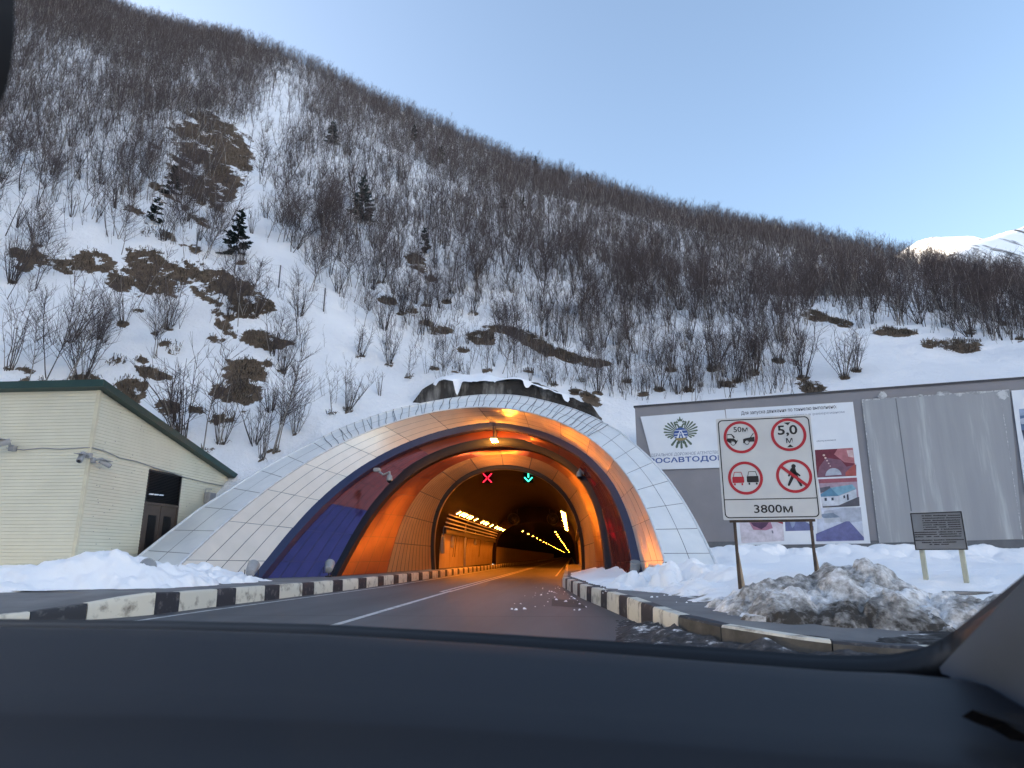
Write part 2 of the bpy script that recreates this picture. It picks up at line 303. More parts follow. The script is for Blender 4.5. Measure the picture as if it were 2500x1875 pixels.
bare = np.where(infr, bare_field(pp[..., 0], pp[..., 1]), 0)
HZ = HX[..., 2] + .25 * smooth(.2, .9, bare) * fbm(HX[..., 0] / 1.1, HX[..., 1] / 1.1, 91, 4)
gl = np.where(infr, gully(pp[..., 0], pp[..., 1]), 999)
def hill_mat():
    m, t, b = nt('snowy_hillside'); b.inputs['Roughness'].default_value = .8; b.inputs['Specular IOR Level'].default_value = .12
    a = N(t, 'Attribute', attribute_name='bare'); n = noise_node(t, .42, 12, .70, dist=.6)
    s = N(t, 'Math', operation='MULTIPLY_ADD'); s.inputs[1].default_value = 2.6; t.links.new(n.outputs[0], s.inputs[0]); t.links.new(a.outputs['Fac'], s.inputs[2])
    n3 = noise_node(t, 2.3, 6, .65); s3 = N(t, 'Math', operation='MULTIPLY_ADD'); s3.inputs[1].default_value = 1.3; t.links.new(n3.outputs[0], s3.inputs[0]); t.links.new(s.outputs[0], s3.inputs[2]); s = s3; s2 = N(t, 'Math', operation='MULTIPLY'); s2.inputs[1].default_value = .235; t.links.new(s.outputs[0], s2.inputs[0]); msk = ramp(t, s2.outputs[0], [(.62, (0, 0, 0)), (.645, (1, 1, 1))])
    g1 = noise_node(t, 1.6, 9, .7); g2 = noise_node(t, 14, 6, .7)
    turf = mixc(t, g2.outputs[0], ramp(t, g1.outputs[0], [(.34, (.19, .145, .10)), (.5, (.115, .085, .062)), (.66, (.055, .042, .034))]).outputs[0], (.12, .088, .06))
    sn = noise_node(t, .25, 6); snc = ramp(t, sn.outputs[0], [(.3, (.86, .875, .89)), (.75, (.76, .78, .81))])
    t.links.new(mixc(t, msk.outputs[0], snc.outputs[0], turf), b.inputs['Base Color'])
    k = noise_node(t, 2.2, 9, .68); bump(t, b, k.outputs[0], .7, .35); return m
MT['hill'] = hill_mat()
HILL_ARGS = (HX[..., 0], HX[..., 1], HZ, bare)
MT['snow'] = snow_mat('clean_snow', .80, .98); MT['peak'] = snow_mat('peak_snow', .56, .64, sc=.010, mid=(.3, .3, .32))
# ground sheet to the horizon
g = MB(); R = 6000
for a, b_ in (((-R, -R), (R, R)),): g.add([(a[0], a[1], -.06), (b_[0], a[1], -.06), (b_[0], b_[1], -.06), (a[0], b_[1], -.06)], [(0, 1, 2, 3)])
tag(g.build('snow_ground', MT['snow']), kind='structure')
# far sunlit summit and its shaded neighbour
def peak(name, pts, ys, nrm, depth, seed, drop):
    P = np.array([at_y(x, y, Y_) for (x, y), Y_ in zip(pts, np.linspace(ys[0], ys[1], len(pts)))]); P = resamp_(P, 120); V = np.linspace(-1, 1, 60)
    XX = P[:, :1] + nrm[0] * V[None] * depth * -1; YY = P[:, 1:2] + nrm[1] * V[None] * depth * -1
    ZZ = P[:, 2:] - np.abs(V[None]) ** 1.2 * drop + fbm(XX / 130, YY / 130, seed, 5) * 40 * np.abs(V[None]) ** .5
    return tag(grid_mesh(name, XX, YY, ZZ, MT['peak']), kind='structure')
def resamp_(P, n):
    q = np.linspace(0, len(P) - 1, n); return np.stack([np.interp(q, np.arange(len(P)), P[:, k]) for k in range(3)], -1)
peak('sunlit_mountain', [(2060, 700), (2180, 625), (2235, 592), (2270, 582), (2330, 580), (2372, 590), (2460, 650), (2600, 740)], (1900, 1900), (0, -1), 700, 5, 560)
peak('shaded_mountain', [(2180, 760), (2260, 680), (2330, 612), (2380, 588), (2440, 570), (2500, 550), (2600, 520), (2800, 480), (3200, 420)], (800, 2000), (.86, -.51), 300, 9, 330)
# unseen snowy range added beside and behind the car to bounce sunlight onto the slope
pa = np.linspace(58, 232, 180); pr_ = np.linspace(0, 1, 60); A, Rr = np.meshgrid(pa, pr_, indexing='ij'); rr = 620 + 1500 * Rr; X = rr * np.sin(np.radians(A)); Y = rr * np.cos(np.radians(A))
Z = (rr - 620) * .60 * smooth(90, 112, A) * smooth(238, 215, A) * (1 + .25 * fbm(X / 420, Y / 420, 8, 5)) - 10
tag(grid_mesh('bounce_mountain', X, Y, Z, MT['snow']), kind='structure')
# ---------------------------------------------------------------- tunnel portal
Z0 = .42
def ring(p, n=161):
    c, Yb, Yt, W, H, e1, e2 = p; t = np.linspace(0, PI, 2001)
    x = c + W * np.sign(np.cos(t)) * np.abs(np.cos(t)) ** (2 / e1); z = Z0 + H * np.abs(np.sin(t)) ** (2 / e2); y = Yb + (Yt - Yb) * (z - Z0) / H
    return resamp(np.stack([x, y, z], -1), n)
def resamp(P, n):
    s = np.concatenate([[0], np.cumsum(np.linalg.norm(np.diff(P, axis=0), axis=1))]); s /= s[-1]; q = np.linspace(0, 1, n)
    return np.stack([np.interp(q, s, P[:, k]) for k in range(P.shape[1])], -1)
RP = dict(B=[-5.22, 21.96, 37.73, 8.26, 9.21, 1.84, 2.57], C=[-4.67, 25.3, 39.56, 7.18, 8.55, 1.6, 2.9], D=[-4.28, 28.97, 40.1, 5.88, 7.53, 1.86, 3.19], D2=[-4.15, 35.2, 40.6, 5.35, 6.9, 1.95, 3.0], E=[-4.07, 44.4, 41.3, 4.88, 6.25, 2.06, 2.8])
RB, RC, RD, RD2, RE = (ring(RP[k]) for k in ('B', 'C', 'D', 'D2', 'E'))
APX = [(286, 1412), (300, 1396), (333, 1363), (426, 1290), (486, 1243), (552, 1202), (610, 1164), (665, 1132), (713, 1106), (761, 1082.5), (806, 1058), (864, 1033), (923, 1013), (963, 1000), (1032.6, 985), (1099, 973), (1165, 965), (1231.5, 964), (1278, 968), (1331, 979.7), (1397, 998), (1447, 1018), (1511.5, 1053), (1552, 1087.5), (1592, 1124), (1633, 1172), (1669, 1225), (1697, 1273), (1725.6, 1330), (1754, 1390), (1763, 1412)][::-1]
APX = np.array(APX, float)
def frac(P, q):      # arc fraction of the point of polyline P nearest to q
    L = np.concatenate([[0], np.cumsum(np.linalg.norm(np.diff(P, axis=0), axis=1))]); best = (1e9, 0)
    for i in range(len(P) - 1):
        ab = P[i + 1] - P[i]; u = np.clip(((q - P[i]) @ ab) / (ab @ ab), 0, 1); d = np.linalg.norm(P[i] + ab * u - q)
        if d < best[0]: best = (d, (L[i] + u * (L[i + 1] - L[i])) / L[-1])
    return best[1]
BPX = proj(RB); PAIR = [((426, 1290), (532, 1290)), ((486, 1243), (572, 1248)), ((552, 1202), (625, 1212)), ((610, 1164), (668, 1177)), ((665, 1132), (714, 1150)), ((713, 1106), (754, 1124)), ((761, 1082), (794, 1102)), ((806, 1058), (831, 1084)), ((923, 1013), (935, 1044)), ((1099, 973), (1099, 1001)), ((1278, 968), (1265, 1001)), ((1447, 1018), (1410, 1046)), ((1552, 1087), (1495, 1124)), ((1643, 1188), (1562, 1208)), ((1671, 1229), (1582, 1240)), ((1698, 1276), (1598, 1279)), ((1724, 1331), (1613, 1325))]
fa = [0.] + [frac(APX, np.array(a, float)) for a, b in PAIR][::-1] + [1.]; fb_ = [0.] + [frac(BPX, np.array(b, float)) for a, b in PAIR][::-1] + [1.]
fine = resamp(APX, 4001); sB = np.concatenate([[0], np.cumsum(np.linalg.norm(np.diff(BPX, axis=0), axis=1))]); sB /= sB[-1]
ap = fine[np.clip((np.interp(sB, fb_, fa) * 4000).round().astype(int), 0, 4000)]
RA = np.array([at_y(x, y, RB[i, 1] + 1.15 + .5 * (RB[i, 2] / 9.6)) for i, (x, y) in enumerate(ap)])
for k in range(2): RA[1:-1] = (RA[:-2] + 2 * RA[1:-1] + RA[2:]) / 4
def sc_ring(P, k, dy, c=-4.4):
    Q = P.copy(); Q[:, 0] = c + (Q[:, 0] - c) * k; Q[:, 2] = Z0 + (Q[:, 2] - Z0) * k; Q[:, 1] += dy; return Q
def pt(P, s):
    x = np.clip(s, 0, 1) * (len(P) - 1); i = min(int(x), len(P) - 2); f = x - i; return P[i] * (1 - f) + P[i + 1] * f
def panels(name, P, Q, S, rows, gap, wob, mats, parent, back=.05, nu=5, seed=1, rowsplit=None, ctr=(-4.4, 34, 3.5), pick=None):
    """panels in arcs S and rows between rings P and Q, standing a little off a backing sheet"""
    mb = MB(); rnd = random.Random(seed); ctr = np.array(ctr)
    vv = rowsplit or [k / rows for k in range(rows + 1)]
    n0 = len(P); L = np.sum(np.linalg.norm(np.diff(P, axis=0), axis=1)); D = np.linalg.norm(P[n0 // 2] - Q[n0 // 2]) + .5 * np.linalg.norm(P[5] - Q[5])
    for i in range(len(S) - 1):
        for j in range(len(vv) - 1):
            gs = gap / L; gv = gap / D; a, b, c, d = S[i] + gs, S[i + 1] - gs, vv[j] + gv, vv[j + 1] - gv
            A, Bq, Cq = [rnd.uniform(-wob, wob) for _ in range(3)]
            G = np.zeros((nu, 4, 3))
            for m_ in range(nu):
                for n_ in range(4):
                    s = a + (b - a) * m_ / (nu - 1); v = c + (d - c) * n_ / 3
                    p = pt(P, s) * (1 - v) + pt(Q, s) * v
                    t1 = pt(P, min(s + .01, 1)) - pt(P, max(s - .01, 0)); t2 = pt(Q, s) - pt(P, s); nn = np.cross(t1, t2); nn /= np.linalg.norm(nn)
                    if nn @ (ctr - p) < 0: nn = -nn
                    fu, fv = m_ / (nu - 1) - .5, n_ / 3 - .5
                    G[m_, n_] = p + nn * (A * fu + Bq * fv + Cq * 3 * (fu * fu - .08))
            mb.grid(G, m=pick(i) if pick else 0)
    o = mb.build(name, mats, parent, sm=True)
    bk = MB(); G = np.zeros((81, 2, 3))
    for i in range(81):
        s = i / 80
        for j, v in enumerate((0, 1)):
            p = pt(P, s) * (1 - v) + pt(Q, s) * v; t1 = pt(P, min(s + .01, 1)) - pt(P, max(s - .01, 0)); t2 = pt(Q, s) - pt(P, s); nn = np.cross(t1, t2); nn /= np.linalg.norm(nn)
            if nn @ (ctr - p) < 0: nn = -nn
            G[i, j] = p - nn * back
    bk.grid(G); bk.build('panel_backing', MT['seam'], parent, sm=True)
    return o
def loft(rings, name, mat, parent, sm=True, closed=False, auto=40):
    mb = MB(); mb.grid(np.stack(rings, 1)); return mb.build(name, mat, parent, sm=sm, auto=auto)
portal = thing('tunnel_portal', 'slanted tunnel portal arch clad in white, blue and red glossy panels', 'tunnel portal', (-4.4, 25, .42))
S1 = [0, .042]; k = .042
while k < .958 - 1e-6: k += (.916) / 24; S1.append(k)
S1.append(1.0)
panels('white_face_panels', RA, RB, S1, 2, .018, .004, MT['white'], portal, seed=3, ctr=(-4.4, -30, 12))
S2 = [0, .032] + [.032 + .936 * i / 14 for i in range(1, 14)] + [.968, 1]
RB2 = sc_ring(RB, .997, .06); RC0 = sc_ring(RC, 1.004, -.25)
panels('cream_soffit_panels', RB2, RC0, S2, 4, .016, .008, MT['beige'], portal, seed=5)
RC1 = sc_ring(RC, .985, .62)
panels('blue_soffit_panels', RC1, sc_ring(RD, 1.006, -.25), S2, 5, .014, .007, [MT['maroon'], MT['blue'], MT['red']], portal, seed=7, pick=lambda i: 1 if i >= len(S2) - 4 else 0 if i < 5 or i > 9 else 2)  # crown arcs take the red panel colour to imitate orange lamp glow reflected there
RD1 = sc_ring(RD, .985, .62)
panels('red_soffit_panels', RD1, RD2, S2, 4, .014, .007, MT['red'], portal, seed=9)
RE0 = sc_ring(RE, 1.0, -.4)
S3 = [i / 12 for i in range(13)]
panels('tan_wall_panels', RD2, RE0, S3, 12, .028, .006, MT['tan'], portal, seed=12)
for P, nm, mt, w in ((RC, 'steel_rib', 'ribblue', .75), (RD, 'steel_rib', 'rib', .75), (RE, 'entrance_frame', 'dark', .5)):
    loft([sc_ring(P, 1.03, -.28), sc_ring(P, .985, -.28), sc_ring(P, .962, -.2), sc_ring(P, .962, w - .3), sc_ring(P, .985, w - .05), sc_ring(P, 1.03, w - .05)], nm, MT[mt], portal)
# edge trims of the white face and the body of the canopy behind it
for P, r in ((RA, .055), (RB, .045)):
    MB().tube([Vector(p) for p in P[::2]], r, 6).build('edge_trim', MT['trim'], portal, sm=True)
RAe = RA.copy(); RAe[:, 1] += .35; RAe[:, 2] += .03
back_ = RA.copy(); back_[:, 0] = -4.8 + (back_[:, 0] + 4.8) * .97; back_[:, 1] = 42.3
loft([RA, RAe, back_], 'outer_shell', MT['trim'], portal)
# sagging dark cables of the snow guard over the crown of the white face
mb = MB(); s = .30; rnd = random.Random(4)
while s < .72:
    A, B_ = pt(RA, s), pt(RB, s + .004); n = np.cross(pt(RA, s + .01) - pt(RA, s - .01), B_ - A); n /= np.linalg.norm(n); n = -n if n[1] > 0 else n
    sh = rnd.uniform(-.0022, .0022); pts = []
    for q in range(7):
        v = q / 6; p = pt(RA, s + sh * math.sin(v * PI * rnd.uniform(.8, 1.3))) * (1 - v) + pt(RB, s + .005 + sh * math.sin(v * 6)) * v; pts.append(p + n * .05)
    mb.tube(pts, .017, 4); s += .0112
mb.build('guard_cables', MT['wire'], portal)
# floodlights standing along the foot of the portal
def floodlight(P, aim, label, s=1.0):
    o = thing('floodlight', label, 'floodlight', P, 0, 'floodlights along the foot of the tunnel portal')
    P = Vector(P); a = Vector(aim).normalized(); c = P + Vector((0, 0, .36 * s)); b0 = c - a * .20 * s
    MB().box(P + Vector((0, 0, .03)), (.22 * s, .16 * s, .06), bev=.01).box(P + Vector((0, 0, .11 * s)), (.05, .05, .14 * s)).build('base', MT['dark'], o)
    mb = MB(); side = a.cross(Vector((0, 0, 1))).normalized()
    mb.tube([c + side * .2 * s, c + side * .2 * s - Vector((0, 0, .2 * s)), P + Vector((0, 0, .17 * s)), c - side * .2 * s - Vector((0, 0, .2 * s)), c - side * .2 * s], .018, 6); mb.build('bracket', MT['dark'], o)
    MB().tube([b0 - a * .03 * s, b0, c, c + a * .24 * s, c + a * .26 * s], [.07 * s, .13 * s, .165 * s, .18 * s, .185 * s], 20).build('housing', MT['grey'], o, sm=True, auto=40)
    MB().tube([c + a * .262 * s, c + a * .275 * s], [.16 * s, .15 * s], 20).build('glass', MT['glass'], o, sm=True, auto=40)
def gp(x, y, z): return tuple(at_z(x, y, z))
for (x, y, Y, aim, s, lb) in ((344, 1442, 18.6, (.75, -.6, .25), 1.25, 'grey floodlight half buried in the snow bank by the cream building'), (612, 1421, 22.6, (-.2, .8, .5), 1.1, 'grey floodlight at the foot of the blue panels beside the striped kerb'), (802, 1412, 28, (-.2, .8, .5), 1.1, 'grey floodlight at the foot of the red panels beside the striped kerb'),
                       (1494, 1408, 30, (.3, .8, .5), 1.1, 'grey floodlight before the far red panels on the snowy pavement'), (1551, 1412, 25.5, (.1, -.4, .8), 1.05, 'grey floodlight at the foot of the upright blue rib in the snow'), (1632, 1428, 21, (.1, -.3, .9), 1.0, 'grey floodlight at the foot of the white face sunk in snow clods')):
    p = at_y(x, y, Y); floodlight((p[0], p[1], Z0 if x > 1000 or x > 400 else .45), aim, lb, s)
# ---------------------------------------------------------------- bore behind the portal
bore = thing('road_tunnel', 'dark tunnel bore lit by orange lamps beyond the portal', 'tunnel', (-4.07, 44, 0))
def vprof(W, H, Y, c=-4.07, e1=2.06, e2=2.8): return ring([c, Y, Y, W, H, e1, e2])
RE1 = sc_ring(RE, 1.0, .3, -4.07)
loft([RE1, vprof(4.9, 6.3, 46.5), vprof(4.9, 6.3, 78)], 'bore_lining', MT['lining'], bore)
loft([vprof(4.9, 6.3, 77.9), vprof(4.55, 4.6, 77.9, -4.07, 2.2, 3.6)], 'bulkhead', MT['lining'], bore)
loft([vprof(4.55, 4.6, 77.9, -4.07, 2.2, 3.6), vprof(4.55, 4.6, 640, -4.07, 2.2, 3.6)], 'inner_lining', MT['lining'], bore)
MB().box((-4.07, 640.2, 3), (10, .3, 6.5)).build('far_end', MT['dark'], bore)
for x0, y0, y1 in ((-9.06, 44.6, 78), (.92, 44.6, 78), (-8.76, 78, 640), (.62, 78, 640)): MB().box((x0, (y0 + y1) / 2, .18), (.2, y1 - y0, .62)).build('lining_foot', MT['lining'], bore)
# pale cladding on the lower walls, in bays with dark joints
def wall_x(z, side, W=4.9, H=6.3, e1=2.06, e2=2.8):
    q = min(max((z - Z0) / H, 0), .999); s = q ** (e2 / 2); c = math.sqrt(max(0, 1 - s * s)); return -4.07 + side * W * c ** (2 / e1)
def wall_bays(y0, y1, zt, side, n, W=4.9, H=6.3, e1=2.06, e2=2.8, inset=.05, gap=.05, name='wall_cladding'):
    mb = MB(); zs = np.linspace(.44, zt, 7); st = (y1 - y0) / n
    for i in range(n):
        a, b = y0 + i * st + gap / 2, y0 + (i + 1) * st - gap / 2; G = np.zeros((2, 7, 3))
        for u, yy in enumerate((a, b)):
            for j, z in enumerate(zs): G[u, j] = (wall_x(z, side, W, H, e1, e2) - side * inset, yy, z)
        mb.grid(G)
    return mb.build(name, MT['wallp'], bore, sm=True)
wall_bays(46.2, 77.5, 2.75, -1, 8); wall_bays(46.2, 77.5, 2.75, 1, 8)
wall_bays(78.2, 330, 2.3, -1, 50, 4.55, 4.6, 2.2, 3.6)
mb = MB()
for sd in (-1, 1):
    x = wall_x(3.0, sd) - sd * .12
    mb.box((x, 62, 2.93), (.24, 31, .34))
mb.build('wall_ledge', MT['dark'], bore)
for z in (3.18, 3.45, 3.72, 3.98):
    MB().tube([(wall_x(z, -1) + .28, 45.5, z), (wall_x(z, -1) + .28, 77, z)], .05, 8).build('service_pipe', MT['grey'], bore, sm=True)
for (y, dx) in ((55.5, .35),):
    MB().tube([(wall_x(.6, -1) + dx, y, .42), (wall_x(.6, -1) + dx, y, 4.3)], .09, 10).box((wall_x(.6, -1) + dx, y, 4.2), (.5, .3, .5)).build('service_post', MT['lampb'], bore)
for (y, z, h, wd) in ((46.6, 2.0, 1.15, .5), (50.2, 2.25, .8, .35), (62, 2.5, .5, .3)):
    x = wall_x(z, -1) + .18
    MB().box((x, y, z), (.22, wd, h), bev=.02).tube([(x, y - .1, z + h / 2), (x, y - .1, 3.4)], .03, 6).tube([(x, y + .1, z + h / 2), (x, y + .12, 3.4)], .03, 6).build('switch_cabinet', MT['lampb'], bore)
for y in (51.3, 52.1, 57.3, 66):
    MB().tube([(wall_x(2.9, -1) + .12, y, 3.1), (wall_x(2, -1) + .09, y + .05, 1.9), (wall_x(1.4, -1) + .08, y + .02, 1.2)], .022, 5).build('hanging_cable', MT['dark'], bore)
for (px, py) in ((1255, 1268), (1350, 1268)):
    c = at_y(px, py, 75.5)
    f = thing('jet_fan', 'round ventilation fan hung under the tunnel ceiling, ' + ('over the oncoming lane' if px < 1300 else 'over the entering lane'), 'fan', tuple(c), 0, 'fans under the tunnel ceiling')
    MB().tube([c + [0, -1.3, 0], c + [0, -1.2, 0], c + [0, 1.2, 0]], [.64, .58, .58], 24, caps=False).build('casing', MT['dark'], f, sm=True)
    MB().tube([c + [0, -.9, 0], c + [0, -.6, 0]], [.12, .2], 12).tube([c + [0, -.5, 0], c + [0, -.45, 0]], [.57, .57], 24).build('rotor', MT['dark'], f, sm=True)
    MB().box(c + [-.35, 0, .85], (.06, .1, .6)).box(c + [.35, 0, .85], (.06, .1, .6)).build('hanger', MT['dark'], f)
# lamps
def lamp_mesh(dx, dy, lens, dp=.03):
    mb = MB(); mb.box((0, 0, .06), (dx, dy, .12), m=0, bev=.02); mb.box((0, 0, -dp / 2), (dx * .86, dy * .8, dp), m=1); o = mb.build('ceiling_lamp', [MT['lampb'], MT[lens]]); me = o.data; bpy.data.objects.remove(o); return me
LM = lamp_mesh(.40, .20, 'lens'); LW = lamp_mesh(.40, .15, 'lensw', .07); LF = lamp_mesh(.22, .12, 'lensf')
def lamp(me, p, label, group, roll=0, pitch=0):
    o = link('tunnel_lamp', me); o.location = p; o.rotation_euler = (pitch, roll, 0); tag(o, label, 'lamp', group)
ys = [43.3, 46.0, 47.4, 48.5, 49.3, 50.8, 52.0, 54.6, 58.6, 60.4, 62.0, 65.5, 69.5, 72, 74.2, 77]
for y in ys[1:]: lamp(LM, (-7.62, y, 4.12), 'orange lamp in the slanted row above the wall pipes inside the tunnel', 'tunnel lamps above the wall pipes', -.5, .25)
for y in (46.0, 48.2, 50, 52, 54, 56.5, 59, 62, 65, 69, 73, 77): lamp(LM, (-.50, y, 4.12), 'orange lamp in the steep row beside the bare tunnel wall strip', 'tunnel lamps on the other wall', .5, .25)
for (x, y, Y, lb) in ((1205, 1071, 38.6, 'topmost warm lamp under the crown, just behind the second dark rib'), (1208.5, 1077, 39.3, 'middle of three warm lamps under the crown between the dark ribs'), (1212, 1085, 40.0, 'lowest of three warm lamps under the crown before the innermost rib'), (1218.5, 1108, 40.9, 'pale warm lamp first behind the innermost rib'), (1225, 1120, 42.2, 'second pale lamp behind the innermost rib'), (1231, 1131, 43.6, 'third pale lamp behind the innermost rib'), (1237, 1141, 45.0, 'deepest pale lamp of the crown row over the road')):
    o = link('tunnel_lamp', LW); o.location = at_y(x, y, Y); o.rotation_euler = (.35, 0, 0); tag(o, lb, 'lamp', 'crown lamps of the tunnel mouth')
    p = o.location; MB().tube([(0, 0, .1), (0, .05, .9)], .03, 6).build('lamp_stem', MT['dark']).parent = o
for i in range(26):
    y = 84 + i * 10 + i * i * .5
    lamp(LF, (-5.9, y, 4.25), 'far orange lamp in the thin dotted line running deep into the tunnel', 'far tunnel lamps over the oncoming lane', 0, .5)
    if i % 1 == 0: lamp(LF, (-2.0, y + 3, 4.25), 'far orange lamp in the second dotted line deep in the tunnel', 'far tunnel lamps over the entering lane', 0, .5)
# lane signals
def lane_signal(px, py, Y, label, kind):
    c = Vector(at_y(px, py, Y)); o = thing('lane_signal', label, 'signal', c, 0)
    MB().box(c + Vector((0, .14, 0)), (.64, .2, .64), bev=.02).build('housing', MT['lining'], o)
    MB().box(c + Vector((0, .14, .75)), (.06, .06, .7)).build('hanger', MT['dark'], o)
    mb = MB(); F_ = Matrix.Translation(c) @ Matrix.Rotation(PI / 2, 4, 'X')
    def bar(a, b, w=.05):
        a = Vector(a); b = Vector(b); d = (b - a).normalized(); n = Vector((-d.y, d.x)) * w / 2; e = d * w * .3
        mb.plate([tuple(a - e + n * .6), tuple(a - e - n * .6), tuple(a - n), tuple(b - n), tuple(b + e - n * .6), tuple(b + e + n * .6), tuple(b + n), tuple(a + n)][::1], F_, 0, .025)
    if kind == 'x':
        for sx, sy in ((1, 1), (1, -1), (-1, 1), (-1, -1)): bar((sx * .05, sy * .05), (sx * .27, sy * .27))
        mb.build('red_cross', MT['redled'], o)
    else:
        bar((0, .30), (0, .02), .085); bar((-.24, .0), (0, -.24), .075); bar((.24, .0), (0, -.24), .075); mb.build('green_arrow', MT['greenled'], o)
lane_signal(1190, 1167, 43.0, 'lit red cross over the oncoming lane inside the tunnel', 'x')
lane_signal(1290, 1166, 43.0, 'lit green down arrow over the entering lane inside the tunnel', 'a')
# cctv cameras on the ribs
def cctv(P, aim, base, label, s=1.0, group=None):
    P = Vector(P); aim = Vector(aim).normalized(); o = thing('security_camera', label, 'camera', P, 0, group)
    bs = P + Vector(base)
    MB().box(bs, (.16 * s, .16 * s, .16 * s), bev=.02).tube([bs, bs.lerp(P, .7) + Vector((0, 0, .12 * s)), P + Vector((0, 0, .1 * s))], .035 * s, 8).build('bracket', MT['grey'], o, sm=True, auto=40)
    MB().tube([P - aim * .2 * s, P - aim * .19 * s, P + aim * .16 * s, P + aim * .165 * s], [.06 * s, .085 * s, .085 * s, .075 * s], 12).box(P + Vector((0, 0, .10 * s)), (.19 * s, .42 * s, .02 * s)).build('housing', MT['grey'], o, sm=True, auto=40)
    MB().tube([P + aim * .166 * s, P + aim * .18 * s], [.055 * s, .05 * s], 12).build('lens', MT['black'], o, sm=True)
def dome_cam(P, base, label):
    P = Vector(P); o = thing('security_camera', label, 'camera', P); b = P + Vector(base)
    MB().box(b, (.34, .3, .2), bev=.03).tube([b, b.lerp(P, .5) + Vector((0, 0, -.05)), P + Vector((0, 0, .3)), P + Vector((0, 0, .16))], .06, 8).build('bracket', MT['grey'], o, sm=True, auto=40)
    MB().tube([P + Vector((0, 0, z)) for z in (.18, .12, 0, -.12)], [.06, .12, .15, .15], 16).build('housing', MT['grey'], o, sm=True, auto=50)
    MB().tube([P + Vector((0, 0, z)) for z in (-.12, -.18, -.23, -.25)], [.13, .12, .07, .02], 16).build('lens', MT['black'], o, sm=True)
dome_cam(at_y(951, 1167, 33.5), (-.75, .3, .45), 'dome camera on a bracket before the curved oncoming-side rib')
dome_cam(at_y(1414, 1158, 36), (.55, .2, .12), 'dim dome camera on the dark rib on the entering side of the arch')
# ---------------------------------------------------------------- road, kerbs, pavements
def sheet(name, poly, z, mat, kind='structure'):
    o = MB().add([(x, y, z) for x, y in poly], [tuple(range(len(poly)))]).build(name, MT[mat]); return tag(o, kind=kind)
sheet('road', [(-60, -30), (60, -30), (60, 9.5), (4, 9.5), (1.6, 13.5), (1.2, 30), (1.0, 640), (-9.3, 640), (-9.3, 15), (-60, 11)], 0, 'asphalt')
LK = [(-8.30, 640, .4), (-8.15, 60, .4), (-8.12, 41, .4), (-8.38, 28, .4), (-8.72, 23.2, .4), (-9.2, 15.6, .44), (-9.22, 14.9, .47), (-9.45, 14.2, .42), (-9.8, 13.5, .32), (-10.2, 12.6, .23), (-10.9, 11.6, .16), (-13, 10.2, .13), (-20, 8.5, .12)]
RK = [(-.40, 640, .4), (-.62, 75, .4), (-.42, 29.5, .4), (.28, 21.6, .4), (.87, 17, .41), (1.12, 14.9, .42), (1.48, 11.1, .40), (1.98, 9.95, .34), (2.95, 9.0, .26), (3.85, 8.75, .22), (4.9, 8.85, .20), (9, 9.4, .18), (20, 10.5, .16)]
def kerb(path, out, name, blacks=None):
    P = np.array(path, float); d = np.concatenate([[0], np.cumsum(np.linalg.norm(np.diff(P[:, :2], axis=0), axis=1))])
    i0 = max(i for i in range(len(P)) if P[i, 1] > 14.6); s0 = d[i0]; cuts = []
    L = d[-1]; s = s0; col = 1; seq = []
    while s > max(0, s0 - 150): seq.append((s - (.9 if col else 1.55), s, col)); s -= .9 if col else 1.55; col ^= 1
    if s > 0: seq.append((0, s, 0))
    seq = seq[::-1]; s = s0; col = 0
    while s < L: e = min(L, s + (1.05 if col else 1.5)); seq.append((s, e, col)); s = e; col ^= 1
    f = lambda q: np.array([np.interp(q, d, P[:, k]) for k in range(3)])
    mb = MB()
    for a, b, c in seq:
        n = max(2, min(60, int((b - a) / .35) + 1)) if b > s0 - 40 else 2; rows = []
        g = .008; tail = a > s0 + 3.2
        for q in np.linspace(a + g, b - g, n):
            p = f(q); t = f(min(q + .05, L)) - f(max(q - .05, 0)); t = t[:2] / np.linalg.norm(t[:2]); nrm = np.array([-t[1], t[0]]) * out
            o = lambda w, z: (p[0] + nrm[0] * w, p[1] + nrm[1] * w, z)
            h = p[2]; rows.append([o(0, -.05), o(.004, h * .5), o(.012, h - .03), o(.035, h), o(.22, h + .003), o(.24, h - .02), o(.24, -.05)])
        G = np.array(rows); mb.grid(G[:, :3] if tail else G, m=2 if tail else c, flip=out < 0)
        if tail: mb.grid(G[:, 2:], m=c, flip=out < 0)
        for e in (0, -1): mb.add(G[e], [tuple(range(7))], c)
    return tag(mb.build(name, [MT['kerbw'], MT['kerbb'], MT['kerbd']], sm=True, auto=35), kind='structure')
kerb(LK, -1, 'kerb'); kerb(RK, 1, 'kerb')
def pavement(path, side, width, name, zb):
    P = np.array(path, float); q = resamp(P[1:], 160); rows = []
    for i in range(len(q)):
        t = q[min(i + 1, 159)] - q[max(i - 1, 0)]; t = t[:2] / np.linalg.norm(t[:2]); n = np.array([-t[1], t[0]]) * side
        rows.append([(q[i, 0] + n[0] * w, q[i, 1] + n[1] * w, q[i, 2] - .004 + (zb(q[i], w) if w > .3 else 0)) for w in (.2, .8, 1.6, 2.6, width)])
    return tag(MB().grid(np.array(rows), flip=side < 0).build(name, MT['pave'], sm=True), kind='structure')
pavement(LK, -1, 6.5, 'pavement', lambda p, w: (max(0, .44 - p[2])) * min(1, w / 3.2)); pavement(RK, 1, 4.5, 'pavement', lambda p, w: max(0, .40 - p[2]) * min(1, w / 3))
